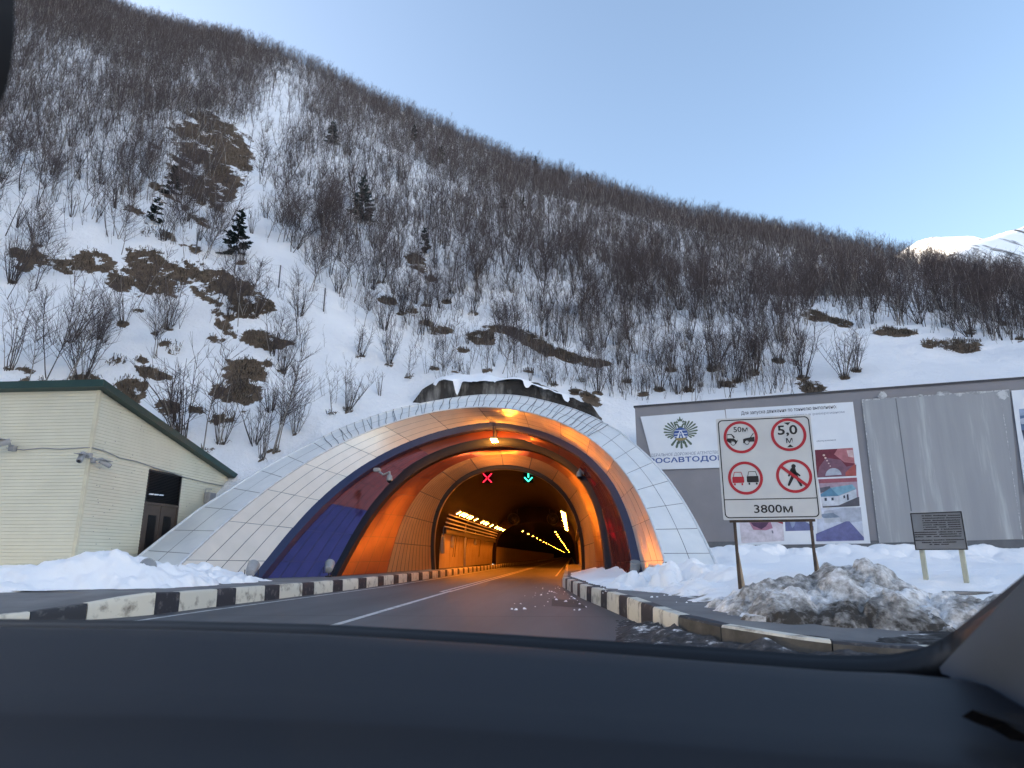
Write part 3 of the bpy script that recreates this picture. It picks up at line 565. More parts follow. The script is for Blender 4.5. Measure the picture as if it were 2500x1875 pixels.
# markings
def strip(name, pts, wd, z=.004, mat='paint'):
    mb = MB(); P = [Vector((x, y, 0)) for x, y in pts]
    rows = []
    for i, p in enumerate(P):
        t = (P[min(i + 1, len(P) - 1)] - P[max(i - 1, 0)]).normalized(); n = Vector((-t.y, t.x, 0)) * wd / 2; rows.append([(p.x + n.x, p.y + n.y, z), (p.x - n.x, p.y - n.y, z)])
    return mb.grid(np.array(rows)).build(name, MT[mat])
mk = tag(bpy.data.objects.new('road_markings', None), kind='structure'); COL.objects.link(mk)
for pts, wd in (([(-4.42, 4), (-4.5, 26)], .16), ([(-4.44, 25), (-4.30, 60), (-4.22, 400)], .13), ([(-4.74, 25), (-4.60, 60), (-4.52, 400)], .13), ([(-8.7, 12), (-8.62, 16), (-8.2, 23), (-7.85, 29), (-7.7, 45), (-7.75, 400)], .13), ([(-1.05, 45), (-1.05, 60), (-1, 400)], .12)):
    strip('painted_line', pts, wd).parent = mk
sheet('road_patch', [(-.55, 18.3), (.35, 17.6), (.15, 20.6), (-.62, 21.2)], .004, 'patch')
sheet('road_patch', [(-12, 14.75), (.9, 15.15), (.9, 15.2), (-12, 14.8)], .003, 'patch')
# slush heaped against the near kerb
PT = np.array([(1.06, 14.6), (1.22, 13.2), (1.45, 11), (1.95, 9.85), (2.95, 8.9), (3.9, 8.65), (5, 8.75), (9, 9.3)]); q = resamp(PT, 220); V = np.linspace(0, 1, 24); rows = []
X = np.zeros((220, 24)); Y = X.copy(); Z = X.copy()
for i in range(220):
    t = q[min(i + 1, 219)] - q[max(i - 1, 0)]; t /= np.linalg.norm(t); n = np.array([t[1], -t[0]]) * 1.0
    if n[1] > .2: n = -n
    wdt = np.interp(i, [0, 40, 90, 150, 219], [.2, .6, 1.1, 1.3, 1.0])
    X[i] = q[i, 0] + n[0] * wdt * V; Y[i] = q[i, 1] + n[1] * wdt * V
hh = np.interp(np.arange(220), [0, 25, 50, 100, 150, 219], [0, .08, .20, .17, .10, .08])[:, None]
Z = hh * (1 - V[None]) ** .8 * (1 + .6 * fbm(X / .35, Y / .35, 5)) + .035 * fbm(X / .12, Y / .12, 8, 3) - .01
MT['slush'] = snow_mat('grey_slush', .30, .56, dirt=(.04, .04, .043), mid=(.085, .085, .09), sc=4)
tag(grid_mesh('slush', X, Y, Z, MT['slush']), kind='stuff')

# the hillside, opened where the portal shell stands in it
hx, hy, hz, hb = HILL_ARGS; half = 80; zl = RA[half:, 2][::-1]; xl = RA[half:, 0][::-1]; zr = RA[:half + 1, 2]; xr = RA[:half + 1, 0]
xc, yc, zc = [(q[:-1, :-1] + q[1:, 1:]) / 2 for q in (hx, hy, hz)]
inside_ = (xc > np.interp(zc, zl, xl) - .05) & (xc < np.interp(zc, zr, xr) + .05) & (zc < RA[:, 2].max()) & (yc < 43.5)
tag(grid_mesh('hillside', hx, hy, hz, MT['hill'], keep=~inside_, attr={'bare': hb}), kind='structure')
# ---------------------------------------------------------------- snow on the level ground
def chunks(x, y, s, seed):  # blocky lumps of ploughed snow
    n = vnoise(x / s, y / s, seed); return np.abs(n - .5) * 2
# behind the left pavement
xs = np.linspace(-40, -9.0, 330); ysn = np.linspace(11, 24, 170); X, Y = np.meshgrid(xs, ysn, indexing='ij')
edge = np.interp(X, [-40, -16, -13.5, -11.9, -10.4, -9.2], [12.2, 13.6, 14.6, 16.0, 16.9, 17.6])
dd = Y - edge
h = .30 + .62 * smooth(-.1, 2.6, dd) + .06 * fbm(X / 2.5, Y / 2.5, 4) + .05 * fbm(X / .5, Y / .5, 6, 4)
hp = .46 * np.exp(-(((X + 12.6) / 1.5) ** 2 + ((Y - 18.4) / 1.3) ** 2)) + .20 * np.exp(-(((X + 11.2) / 1.1) ** 2 + ((Y - 18.2) / 1.0) ** 2)); near = np.exp(-(((X + 11.8) / 2.6) ** 2))
Z = h - .45 * smooth(-13.2, -10.6, X) * smooth(-1, 2, dd) + hp + (near + .15) * (.30 * clods(X, Y, .8, 3, .6) + .45 * clods(X, Y, .33, 9, .55) + .5 * clods(X, Y, .15, 19, .6) - .12) * smooth(-.1, .6, dd)
Z = np.where(dd < 0, .30 - 1.2 * np.abs(dd), Z); Z -= .8 * smooth(-10.6, -9.9, X + .25 * fbm(X / .4, Y / .4, 14, 3))
dirt = .30 * np.exp(-(dd / .5) ** 2) + .3 * np.exp(-(((X + 13.6) / .8) ** 2 + ((Y - 15.2) / .5) ** 2))
MT['snowd'] = snow_mat('roadside_snow', .78, 1.05, attr='dirt')
tag(grid_mesh('roadside_snow', X, Y, Z, MT['snowd'], attr={'dirt': dirt}), kind='structure')
# right of the portal, up to the grey building
xs = np.linspace(-.3, 24, 420); ysn = np.concatenate([np.linspace(9.2, 24, 300)[:-1], np.linspace(24, 37, 80)]); X, Y = np.meshgrid(xs, ysn, indexing='ij')
kx = np.interp(Y, [9.2, 9.85, 10.5, 12.5, 16.6, 18, 19.5, 22, 26, 28], [4.2, 3.4, 2.6, 2.45, 2.2, 1.5, .9, .55, .1, -.1]); dd = np.minimum(X - kx, (Y - np.interp(X, [1.5, 2.4, 3.2, 5, 9, 24], [5, 9.5, 11.2, 11.6, 11.9, 12.5])) * 1.0) + .22 * fbm(X / .5, Y / .5, 41, 3)
ramp_ = smooth(-.05, 2.8, dd)
base = .42 + .46 * ramp_ + .10 * smooth(14, 30, Y) * ramp_ + .55 * smooth(27, 33, Y + .35 * X * .3) * smooth(1.5, 6, X)
thin = np.exp(-((X - 1.6) / 1.4) ** 2) * smooth(16.2, 18, Y) * (1 - smooth(27, 29, Y))
Z = base + .07 * fbm(X / 2.2, Y / 2.2, 51) * ramp_ + .03 * fbm(X / .4, Y / .4, 52) * ramp_
clod = np.exp(-(((X - 2.4) / 1.5) ** 2 + ((Y - 19) / 3.2) ** 2)); Z += (clod + .05) * (.75 * clods(X, Y, .7, 17, .7) + .7 * clods(X, Y, .32, 18, .6) + .5 * clods(X, Y, .15, 28, .6) - .12) * smooth(0, .3, dd)
Z -= .40 * thin * ramp_ * (1 - clod * .5)
rg = np.exp(-((Y - (31.4 - .2 * X)) / 1.6) ** 2); Z += rg * (.40 * clods(X, Y, 1.2, 27) + .3 * clods(X, Y, .5, 29)) * smooth(4, 7, X)
bank = np.exp(-(((X - 9.5) / 3.2) ** 2 + ((Y - 13.0) / 1.2) ** 2)); Z += bank * (.25 + .16 * fbm(X / .7, Y / .7, 61, 4))
Z = np.where(dd < 0, .41 + .9 * np.clip(dd, -.25, 0), Z)
dirt = .34 * np.exp(-(dd / .45) ** 2) * (1 - smooth(16, 18, Y)) + .42 * bank * (fbm(X / .9, Y / .4, 3, 4) * .5 + .5) + .12 * np.exp(-((X - 2.6) / .6) ** 2) * (Y < 15)
kk = (X[:-1, :-1] > np.interp(Y[:-1, :-1], [9.2, 9.6, 10.4, 11.1, 14.9, 17, 21.6, 29.5, 37], [4, 2.7, 1.95, 1.75, 1.4, 1.2, .6, -.1, -.1]))
tag(grid_mesh('roadside_snow', X, Y, Z, MT['snowd'], keep=kk, attr={'dirt': dirt}), kind='structure')
# dirty ploughed heaps
def heap(sil, Y0, depth, label, seed, z0=.2, zs=1.0):
    P = np.array([at_y(x, y, Y0) for x, y in sil]); xs = np.linspace(P[0, 0] - .2, P[-1, 0] + .2, 190); top = np.interp(xs, P[:, 0], P[:, 2], left=z0 - .1, right=z0 - .1)
    v = np.linspace(-1, .8, 120); X, V = np.meshgrid(xs, v, indexing='ij'); T = np.broadcast_to(top[:, None], X.shape)
    Y = Y0 + V * depth; prof = np.where(V < 0, np.clip(1 + V, 0, 1) ** .75, np.clip(1 - (V / .8) ** 2, 0, 1))
    Z = z0 - .15 + (T - z0 + .15) * prof + (.08 * fbm(X / .5, Y / .5, seed, 4) + .45 * clods(X, Y, .55, seed + 3, .55) + .4 * clods(X, Y, .2, seed + 4, .5) - .06 + .05 * fbm(X / .12, Y / .12, seed + 1, 3)) * smooth(0, .3, prof)
    dirt = .26 + .30 * smooth(-.35, -1, V) + .30 * fbm(X / .8, Y / .45, seed + 2, 4) - .09 * smooth(.75, 1.15, Z) 
    o = grid_mesh('snow_heap', X, Y, Z, MT['heap'], attr={'dirt': dirt}); return tag(o, label, 'snow heap')
MT['heap'] = snow_mat('dirty_ploughed_snow', .54, 1.06, attr='dirt', dirt=(.060, .055, .05), mid=(.30, .295, .285), sc=8, b2=.9)
heap([(1740, 1500), (1775, 1462), (1819, 1436), (1849, 1413), (1888, 1403), (1930, 1401), (1959, 1398), (1971, 1403), (2007, 1379), (2028, 1368), (2070, 1380), (2093, 1375), (2129, 1393), (2165, 1413), (2192, 1424), (2237, 1448), (2275, 1466), (2320, 1490)], 11.6, 1.75, 'dirty grey ploughed snow heap in front of the road sign', 71)
heap([(2230, 1500), (2290, 1478), (2330, 1466), (2370, 1458), (2430, 1452), (2500, 1448), (2600, 1455), (2700, 1500)], 10.6, 1.1, 'low grey snow heap below the metal text plaque', 83)
# gritty, wet ground in front of the heaps
xs = np.linspace(2.2, 16, 150); v = np.linspace(0, 1, 50); X, V = np.meshgrid(xs, v, indexing='ij'); y0 = np.interp(X, [2.2, 2.95, 3.85, 4.9, 9, 20], [10.1, 9.25, 9.0, 9.1, 9.65, 10.75]); Y = y0 + V * (12.3 - y0)
Z = .235 + .05 * smooth(3.5, 2.5, X) + .12 * V + .05 * fbm(X / .6, Y / .3, 95, 5); Z[:, 0] = .20
MT['grit'] = snow_mat('wet_grit', .30, .50, dirt=(.028, .027, .027), mid=(.10, .10, .10), sc=2.2); tag(grid_mesh('wet_ground', X, Y, Z, MT['grit']), kind='structure')

# crumbs of snow and ice dropped on the road and pavement
rnd = random.Random(77); mb = MB()
for i in range(110):
    if i < 60: x, y = rnd.uniform(-1.6, .6), rnd.uniform(16.5, 30); z = 0.; x = min(x, np.interp(y, [16, 22, 29], [.5, 0, -.6]))
    else: x, y = rnd.uniform(.7, 3.0), rnd.uniform(13, 26); z = .41
    r = rnd.choice((.01, .012, .015, .02, .035)) * rnd.uniform(.7, 1.5); vs = [(x + r * math.cos(a) * rnd.uniform(.7, 1.3), y + r * math.sin(a) * rnd.uniform(.7, 1.3), z - .002) for a in np.linspace(0, 2 * PI, 7)[:-1]] + [(x + r * .5 * math.cos(a), y + r * .5 * math.sin(a), z + r * rnd.uniform(.5, .9)) for a in np.linspace(0, 2 * PI, 7)[:-1]]
    mb.add(vs, [(k, (k + 1) % 6, 6 + (k + 1) % 6, 6 + k) for k in range(6)] + [tuple(range(6, 12))])
tag(mb.build('snow_crumbs', MT['snow'], sm=True), kind='stuff')
# ---------------------------------------------------------------- cream building
def boxw(mb, x0, x1, y0, y1, z0, z1, m=0): mb.box(((x0 + x1) / 2, (y0 + y1) / 2, (z0 + z1) / 2), (x1 - x0, y1 - y0, z1 - z0), m=m)
BX, BY = -16.7, 22.0; BT = 7.0; BL = 4.72; BYE = 33.0
bld = thing('cream_building', 'cream lap sided building with a sloping dark green roof', 'building', (BX, BY, 0))
zt = lambda y: BT + (BL - BT) * (y - BY) / (BYE - BY)
def lap(z0, z1, pitch):  # profile (offset, z) of lap siding
    out = []; z = z0
    while z < z1: out += [(.000, z), (.016, z + .012), (.004, z + pitch - .002)]; z += pitch
    return out
mb = MB(); pr = lap(.3, BT - .02, .118)
mb.grid(np.array([[(x, BY - o, z) for o, z in pr] for x in (BX - .08, -30, -46)]), flip=False); mb.build('front_wall', MT['siding'], bld)
mb = MB(); D0, D1 = 25.42, 27.75; DT, LT = 3.27, 4.60
def side_seg(y0, y1, z0, zf):
    for o1, a in zip(pr[:-1], pr[1:]):
        for (ya, yb) in ((y0, y1),):
            za, zb_ = o1[1], a[1]
            if za < z0: continue
            lim = zf; ye = yb
            if lim is None:
                ymax = BY + (zb_ - BT) / (BL - BT) * (BYE - BY); ye = min(yb, ymax)
                if ye <= ya: continue
            elif zb_ > lim: continue
            mb.add([(BX + o1[0], ya, za), (BX + o1[0], ye, za), (BX + a[0], ye, zb_), (BX + a[0], ya, zb_)], [(0, 1, 2, 3)])
side_seg(BY + .08, D0, .3, None); side_seg(D1, BYE, .3, None); side_seg(D0, D1, LT, None)
for y0, y1, z0 in ((BY + .02, D0, .3), (D0, D1, LT + .02), (D1, BYE, .3)): mb.add([(BX - .012, y0, z0), (BX - .012, y1, z0), (BX - .012, y1, zt(y1) + .02), (BX - .012, y0, zt(y0) + .02)], [(0, 1, 2, 3)])
rnd = random.Random(2)      # screw heads in the siding
for i in range(130):
    y = rnd.uniform(22.4, 32.6); z = rnd.uniform(1.2, 6.7)
    if z < zt(y) - .25 and not (D0 - .2 < y < D1 + .2 and z < LT + .1): mb.box((BX + .014, y, z), (.012, .03, .03), m=1)
mb.build('side_wall', [MT['siding'], MT['grey']], bld)
mb = MB(); boxw(mb, BX - .09, BX + .03, BY - .03, BY + .09, .3, BT + .02); mb.build('corner_trim', MT['corner'], bld)
mb = MB(); e = .32
for dz, th in ((0, .26),):
    a, b = zt(BY - e), zt(BYE + .3)
    vs = [(x, y, z) for x in (-47, BX + e) for (y, z) in ((BY - e, a), (BYE + .3, b), (BYE + .3, b + th), (BY - e, a + th))]
    mb.add(vs, [(0, 1, 2, 3), (7, 6, 5, 4), (0, 4, 5, 1), (1, 5, 6, 2), (2, 6, 7, 3), (3, 7, 4, 0)])
rf = mb.build('roof', MT['roofg'], bld)
mb = MB(); xs = np.linspace(-47, BX + e, 60); yy = np.linspace(BY - e, BYE + .3, 14); X, Y = np.meshgrid(xs, yy, indexing='ij'); 
# snow left only far up the roof is not visible: the sheet is bare
mb = MB(); boxw(mb, BX - .06, BX - .02, D0, D1, .3, DT); dr = mb.build('door', MT['door'], bld)
mb = MB(); boxw(mb, BX - .03, BX + .03, D0 - .02, D0 + .07, .3, DT + .07); boxw(mb, BX - .03, BX + .03, D1 - .07, D1 + .02, .3, DT + .07); boxw(mb, BX - .03, BX + .03, D0 + .07, D1 - .07, DT - .02, DT + .07); boxw(mb, BX - .03, BX + .0, (D0 + D1) / 2 - .03, (D0 + D1) / 2 + .03, .3, DT - .02); mb.build('door_frame', MT['door'], dr)
for yc in (26.06, 27.10):
    mb = MB(); boxw(mb, BX - .035, BX - .016, yc - .27, yc + .27, .7, 2.85)
    for k in range(40): mb.box((BX - .008, yc, .73 + k * .054), (.02, .5, .02))
    mb.build('vent_grille', MT['louvre'], dr)
lv = MB(); boxw(lv, BX - .10, BX - .06, D0, D1, DT + .07, LT)
for k in range(19):
    z = DT + .12 + k * .062; lv.add([(BX - .05, D0 + .06, z), (BX - .05, D1 - .06, z), (BX - .002, D1 - .06, z - .035), (BX - .002, D0 + .06, z - .035)], [(0, 1, 2, 3)])
boxw(lv, BX - .06, BX + .02, D0 - .02, D0 + .06, DT + .07, LT); boxw(lv, BX - .06, BX + .02, D1 - .06, D1 + .02, DT + .07, LT); boxw(lv, BX - .06, BX + .02, D0 + .06, D1 - .06, LT - .05, LT + .02)
lvo = lv.build('louvre', MT['louvre'], bld)
for k in range(3):
    mb = MB(); y = 25.6 + k * .34; mb.add([(BX + .004, y, 3.62 + k * .01), (BX + .004, y + .30, 3.63 + k * .01), (BX - .0, y + .36, 3.69 + k * .01), (BX - .0, y + .06, 3.68 + k * .01)], [(0, 1, 2, 3)]); mb.build('bent_slat', MT['poster'], lvo)
cb = [at_y(x, y, BY) for x, y in ((18, 1094), (60, 1099), (105, 1094), (150, 1097), (215, 1093))]; cs = [at_x(x, y, BX) for x, y in ((222, 1093), (250, 1100), (290, 1118), (330, 1126), (372, 1141), (410, 1152), (440, 1163), (500, 1178), (556, 1189))]
c = MB().tube([Vector(p) + Vector((0, -.05, 0)) for p in cb] + [Vector(p) + Vector((.05, 0, 0)) for p in cs], .018, 6).build('cable', MT['grey'], None, sm=True); tag(c, 'thin grey cable sagging across the cream siding', 'cable')
p = at_y(198, 1117, BY - .45); cctv(p, (.15, -.5, -.6), (0, .36, .12), 'white box camera on the building face beside the corner trim', 1.15)
p = at_x(258, 1132, BX + .42); cctv(p, (.35, .3, -.25), (-.36, -.2, .10), 'white bullet camera on the side wall before the louvred door', 1.1)
p = at_y(4, 1082, BY - .6); cctv(p, (-.6, -.5, -.3), (0, .5, -.1), 'white camera on the cream siding where the cable starts, away from the corner', 1.3)
p = at_x(512, 1216, BX + .16); o = tag(MB().box(p, (.3, .55, .5), bev=.03).tube([p + [0, -.4, -.1], p + [.0, -.4, .38], p + [0, .1, .42]], .02, 6).build('junction_box', MT['grey']), 'grey junction box on the side wall just above the white arch edge', 'box')

# ---------------------------------------------------------------- concrete retaining wall above the crown
rw = []
for x, yt, yb in ((1000, 992, 1010), (1030, 950, 1010), (1060, 932, 1010), (1085, 926, 1010), (1150, 930, 1010), (1210, 930, 1010), (1270, 925, 1010), (1330, 945, 1020), (1390, 965, 1030), (1440, 990, 1045), (1470, 1025, 1060)): rw.append((at_y(x, yt, 41.6), at_y(x, yb, 41.6)))
ra = resamp(np.array([a for a, b in rw]), 130); rb_ = resamp(np.array([b for a, b in rw]), 130); vq = np.linspace(0, 1, 22)[None, :, None]; G = ra[:, None] * (1 - vq) + rb_[:, None] * vq
rough = smooth(-5.5, .5, G[..., 0]); G[..., 1] -= (.10 + .32 * rough) * fbm(G[..., 0] / .8, G[..., 2] / .5, 44, 5); G[..., 2] += (.10 + .28 * rough[..., :]) * fbm(G[..., 0] / .9, G[..., 0] * 0, 45, 5) * (1 - vq[..., 0])
mb = MB(); mb.grid(G); mb.grid(np.stack([G[:, 0], G[:, 0] + np.array([0, 3.0, .1])], 1))
MT['stain'] = M('stained_concrete', (.20, .195, .185), .9, (.036, .033, .030), 1.0, bmp=.8, bscale=9, bdist=.05, lo=.38, hi=.52, stretch=(1.0, 1, .22), detail=7)
tag(mb.build('retaining_wall', MT['stain']), 'dark stained concrete retaining wall showing behind the crown of the arch', 'wall')
# snow lip over the wall top
q = resamp(np.array([a for a, b in rw][2:-2]), 90); v = np.linspace(0, 1, 16); X = np.repeat(q[:, :1], 16, 1) ; Yg = q[:, 1:2] - .35 + v[None] * 4.2; 
hb_ = hill_z(np.degrees(np.arctan2(X[:, -1:], Yg[:, -1:])), np.hypot(X[:, -1:], Yg[:, -1:])); fade = np.clip(np.minimum(np.arange(90), 89 - np.arange(90)) / 14, 0, 1)[:, None]; Zg = q[:, 2:3] - .12 + .12 * fade + (hb_ + .1 - q[:, 2:3]) * v[None] + .2 * fbm(X / .9, Yg / .9, 5, 5)
Zg[:, 0] -= .10 + 1.1 * np.clip(fbm(X[:, 0] / .7, X[:, 0] * 0, 15, 3), 0, 1)
tag(grid_mesh('snow_cornice', X, Yg, Zg, MT['snow']), kind='structure')

# ---------------------------------------------------------------- grey building with posters
W0 = at_y(1550, 995, 36.0); W1 = at_z(2500, 925, W0[2]); U = (W1 - W0); U[2] = 0; U /= np.linalg.norm(U); NW = np.array([U[1], -U[0], 0])
def wall_uv(px, py, off=0.0):
    d = ray(px, py); o = W0 + NW * off; k = ((o - CAM) @ NW) / (d @ NW); P = CAM + d * k - W0; return P @ U, P[2]
def WM(off): # local (u, v, outward)
    return Matrix(((U[0], 0, NW[0], W0[0] + NW[0] * off), (U[1], 0, NW[1], W0[1] + NW[1] * off), (0, 1, 0, W0[2]), (0, 0, 0, 1)))
LEN = 26.0; HB = -W0[2]
gb = thing('grey_building', 'long grey rendered building hung with large posters', 'building', tuple(W0 * [1, 1, 0]))
def wbox(mb, u0, u1, v0, v1, d0, d1, m=0): mb.plate([(u0, v0), (u1, v0), (u1, v1), (u0, v1)], WM(0), d0, d1, m); return mb
wbox(MB(), 0, LEN, HB, 0, -5, 0).build('wall', MT['greywall'], gb)
wbox(MB(), -.06, LEN, 0, .09, -5.05, .07).build('roof_edge', MT['cap'], gb)
pu = wall_uv(1800, 1322)[1]; wbox(MB(), -.03, LEN, HB, pu, -.5, .06).build('plinth', MT['plinth'], gb)
def quad_poster(px, off, th, label, cat, mat, name='poster'):
    uv = [wall_uv(*p, off) for p in px]; o = MB().plate([(u, v) for u, v in uv][::-1], WM(0), off, off + th).build(name, MT[mat]); 
    if label: tag(o, label, cat)
    return o, uv
FONT = bpy.data.curves.new('lettering', 'FONT')
def text_geo(s, shear=0, bold=0):
    FONT.body = s; FONT.shear = shear; FONT.offset = bold; FONT.resolution_u = 3; FONT.size = 1
    o = bpy.data.objects.new('lettering', FONT); COL.objects.link(o); dg = bpy.context.evaluated_depsgraph_get(); dg.update()
    me = bpy.data.meshes.new_from_object(o.evaluated_get(dg)); V = np.zeros(len(me.vertices) * 3); me.vertices.foreach_get('co', V); V = V.reshape(-1, 3); Fc = [tuple(p.vertices) for p in me.polygons]
    bpy.data.objects.remove(o); bpy.data.meshes.remove(me); return V, Fc
def put_text(s, Mx, x0, y0, width, z, mat, parent, height=None, name='lettering', shear=0, bold=0):
    V, Fc = text_geo(s, shear, bold); lo = V.min(0); hi = V.max(0); kx = width / (hi[0] - lo[0]); ky = height / (hi[1] - lo[1]) if height else kx
    P = [Mx @ Vector(((v[0] - lo[0]) * kx + x0, (v[1] - lo[1]) * ky + y0, z)) for v in V]
    return MB().add(P, Fc).build(name, MT[mat], parent)
# agency poster
ag, uv = quad_poster([(1564, 1017.6), (1769, 1001), (1790, 1141), (1598, 1147)], .05, .05, 'white poster with an eagle emblem over blue agency lettering', 'poster', 'poster')
A0 = np.array(uv[0]); 
def agm(x, y): return wall_uv(x, y, .10)
def ink(polys, mat, name, parent, z=.104, Mx=None, th=.004):
    mb = MB()
    for p in polys: mb.plate(p, Mx if Mx is not None else WM(0), z, z + th)
    return mb.build(name, MT[mat], parent)
ec = np.array(agm(1662, 1058.5)); es = (agm(1700, 1058)[0] - agm(1626, 1060)[0]) / 2     # emblem centre and half width
def E2(x, y): return (ec[0] + x * es, ec[1] + y * es)
MT['goldgreen'] = flat('emblem_green', (.10, .14, .10)); MT['gold'] = flat('emblem_gold', (.30, .24, .10))
pol = []
for sg in (-1, 1):
    for k in range(9):      # wing feathers fanned from the shoulder
        a = math.radians(74 - k * 13.5); L = (.80, .92, 1.02, 1.06, 1.06, 1.0, .9, .78, .62)[k]; r0 = .40; w = .06
        dx, dy = math.cos(a), math.sin(a) ; nx, ny = -dy, dx; b0 = (.18 + .10 * math.cos(a), .05 + .12 * math.sin(a))
        p = [(b0[0] + dx * r0 * .4 + nx * w * .4, b0[1] + dy * r0 * .4 + ny * w * .4), (b0[0] + dx * L * .8 + nx * w, b0[1] + dy * L * .8 + ny * w), (b0[0] + dx * L * .88, b0[1] + dy * L * .88), (b0[0] + dx * L * .8 - nx * w, b0[1] + dy * L * .8 - ny * w), (b0[0] + dx * r0 * .4 - nx * w * .4, b0[1] + dy * r0 * .4 - ny * w * .4)]
        pol.append([E2(sg * x, y) for x, y in p][::sg])
    hd = [(.10, .35), (.17, .42), (.20, .56), (.30, .60), (.40, .55), (.36, .64), (.30, .70), (.20, .70), (.12, .62), (.06, .48)]     # head and beak
    pol.append([E2(sg * x, y) for x, y in hd][::sg]); cr = [(.14, .74), (.32, .74), (.36, .88), (.28, .81), (.23, .92), (.18, .81), (.10, .88)]
    pol.append([E2(sg * x, y) for x, y in cr][::sg])
    pol.append([E2(sg * x, y) for x, y in [(.12, -.48), (.30, -.58), (.34, -.74), (.22, -.66), (.14, -.72), (.06, -.58)]][::sg])
for k in range(5):
    a = math.radians(-90 + (k - 2) * 20); dx, dy = math.cos(a), math.sin(a); pol.append([E2(x, y) for x, y in ((dx * .45 - dy * .05, dy * .45 + dx * .05), (dx * .45 + dy * .05, dy * .45 - dx * .05), (dx * .98 + dy * .08, dy * .98 - dx * .08), (dx * 1.05, dy * 1.05), (dx * .98 - dy * .08, dy * .98 + dx * .08))])
pol.append([E2(x, y) for x, y in ((-.14, .84), (.14, .84), (.20, 1.05), (.10, .96), (.04, 1.04), (.03, 1.16), (-.03, 1.16), (-.04, 1.04), (-.10, .96), (-.20, 1.05))])
pol.append([E2(x, y) for x, y in ((-.10, .25), (.10, .25), (.08, .5), (-.08, .5))])
circ = lambda r, cx=0, cy=0, n=36, a0=0, a1=2 * PI: [(cx + r * math.cos(a0 + (a1 - a0) * i / n), cy + r * math.sin(a0 + (a1 - a0) * i / n)) for i in range(n)]
ink(pol, 'goldgreen', 'eagle_emblem', ag)
gs = .47; ink([[E2(x, y - .06) for x, y in circ(gs)]], 'blueink', 'globe', ag, .109)
wl = [[E2(x, y - .06) for x, y in p] for p in ([(-.06, .26), (.06, .26), (.30, -.24), (.16, -.24), (.03, .2), (-.03, .2), (-.16, -.24), (-.30, -.24)], [(-.02, .10), (.02, .10), (.03, -.02), (-.03, -.02)], [(-.03, -.08), (.03, -.08), (.05, -.24), (-.05, -.24)], [(-.42, .03), (-.10, .03), (-.12, .08), (-.42, .08)], [(.10, .03), (.42, .03), (.42, .08), (.12, .08)], [(-.36, .26), (.36, .26), (.33, .30), (-.33, .30)], [(-.44, -.16), (-.22, -.16), (-.20, -.12), (-.44, -.12)], [(.22, -.16), (.44, -.16), (.44, -.12), (.20, -.12)])]
ink(wl, 'poster', 'globe_road', ag, .114)
ink([[E2(x, y - .06) for x, y in ((-.40, -.24), (.40, -.24), (.30, -.36), (.12, -.44), (-.12, -.44), (-.30, -.36))]], 'gold', 'emblem_base', ag, .1145)
a = agm(1572, 1118); b = agm(1754, 1107); put_text('ФЕДЕРАЛЬНОЕ ДОРОЖНОЕ АГЕНТСТВО', WM(0), agm(1577, 1116)[0], agm(1660, 1113.5)[1], agm(1757, 1110)[0] - agm(1577, 1116)[0], .104, 'greyink', ag, height=.20, shear=.2)
put_text('РОСАВТОДОР', WM(0), agm(1585, 1130)[0], agm(1660, 1131)[1], agm(1768, 1126)[0] - agm(1585, 1130)[0], .105, 'blueink', ag, height=.33, bold=.022)
# the poster about the works
inf, _ = quad_poster([(1771.5, 999.6), (2082, 981.6), (2125, 1326.8), (1802, 1331)], .05, .05, 'tall white information poster with photographs of the tunnel works', 'poster', 'poster')
def T_at(s, x0, y0, x1, h, mat='inkd', par=None, bold=0): u0, v0 = agm(x0, y0); u1, v1 = agm(x1, y0); return put_text(s, WM(0), u0, v0, u1 - u0, .104, mat, par, height=h, bold=bold)
def tilt_text(s, x0, y0, x1, y1, h, mat, par, bold=0):
    u0, v0 = agm(x0, y0); u1, v1 = agm(x1, y1); Mx = WM(0) @ Matrix.Translation((u0, v0, 0)) @ Matrix.Rotation(math.atan2(v1 - v0, u1 - u0), 4, 'Z'); return put_text(s, Mx, 0, 0, math.hypot(u1 - u0, v1 - v0), .104, mat, par, height=h, bold=bold)
tilt_text('Для запуска движения по тоннелю выполнено:', 1810, 1015.5, 2043, 999, .24, 'inkd', inf, .008)
tilt_text('1. Обеспечен пропуск транспорта в реверсивном', 1785, 1029, 2062, 1009.5, .15, 'greyink', inf); tilt_text('обслуживания', 1994, 1080.5, 2041, 1077, .12, 'greyink', inf)
def cq(pts): return [agm(1540 + x / 3.6067, 940 + y / 3.6067) for x, y in pts]
def pic(polys, parent):
    for i, (pts, col) in enumerate(polys):
        k = 'print_%02x%02x%02x' % tuple(int(c * 255) for c in col)
        if k not in MT: MT[k] = flat(k, col)
        p = cq(pts); ar = sum(p[j][0] * p[(j + 1) % len(p)][1] - p[(j + 1) % len(p)][0] * p[j][1] for j in range(len(p))); p = p if ar > 0 else p[::-1]
        o = MB().plate(p, WM(0), .102 + .0025 * i, .104 + .0025 * i).build('print' if i else 'photograph', MT[k]); 
        if i: o.parent = root
        else: root = o; o.parent = parent
ell = lambda cx, cy, rx, ry, n=20, a0=0, a1=2 * PI: [(cx + rx * math.cos(a0 + (a1 - a0) * i / (n - 1 if a1 < 6 else n)), cy + ry * math.sin(a0 + (a1 - a0) * i / (n - 1 if a1 < 6 else n))) for i in range(n)]
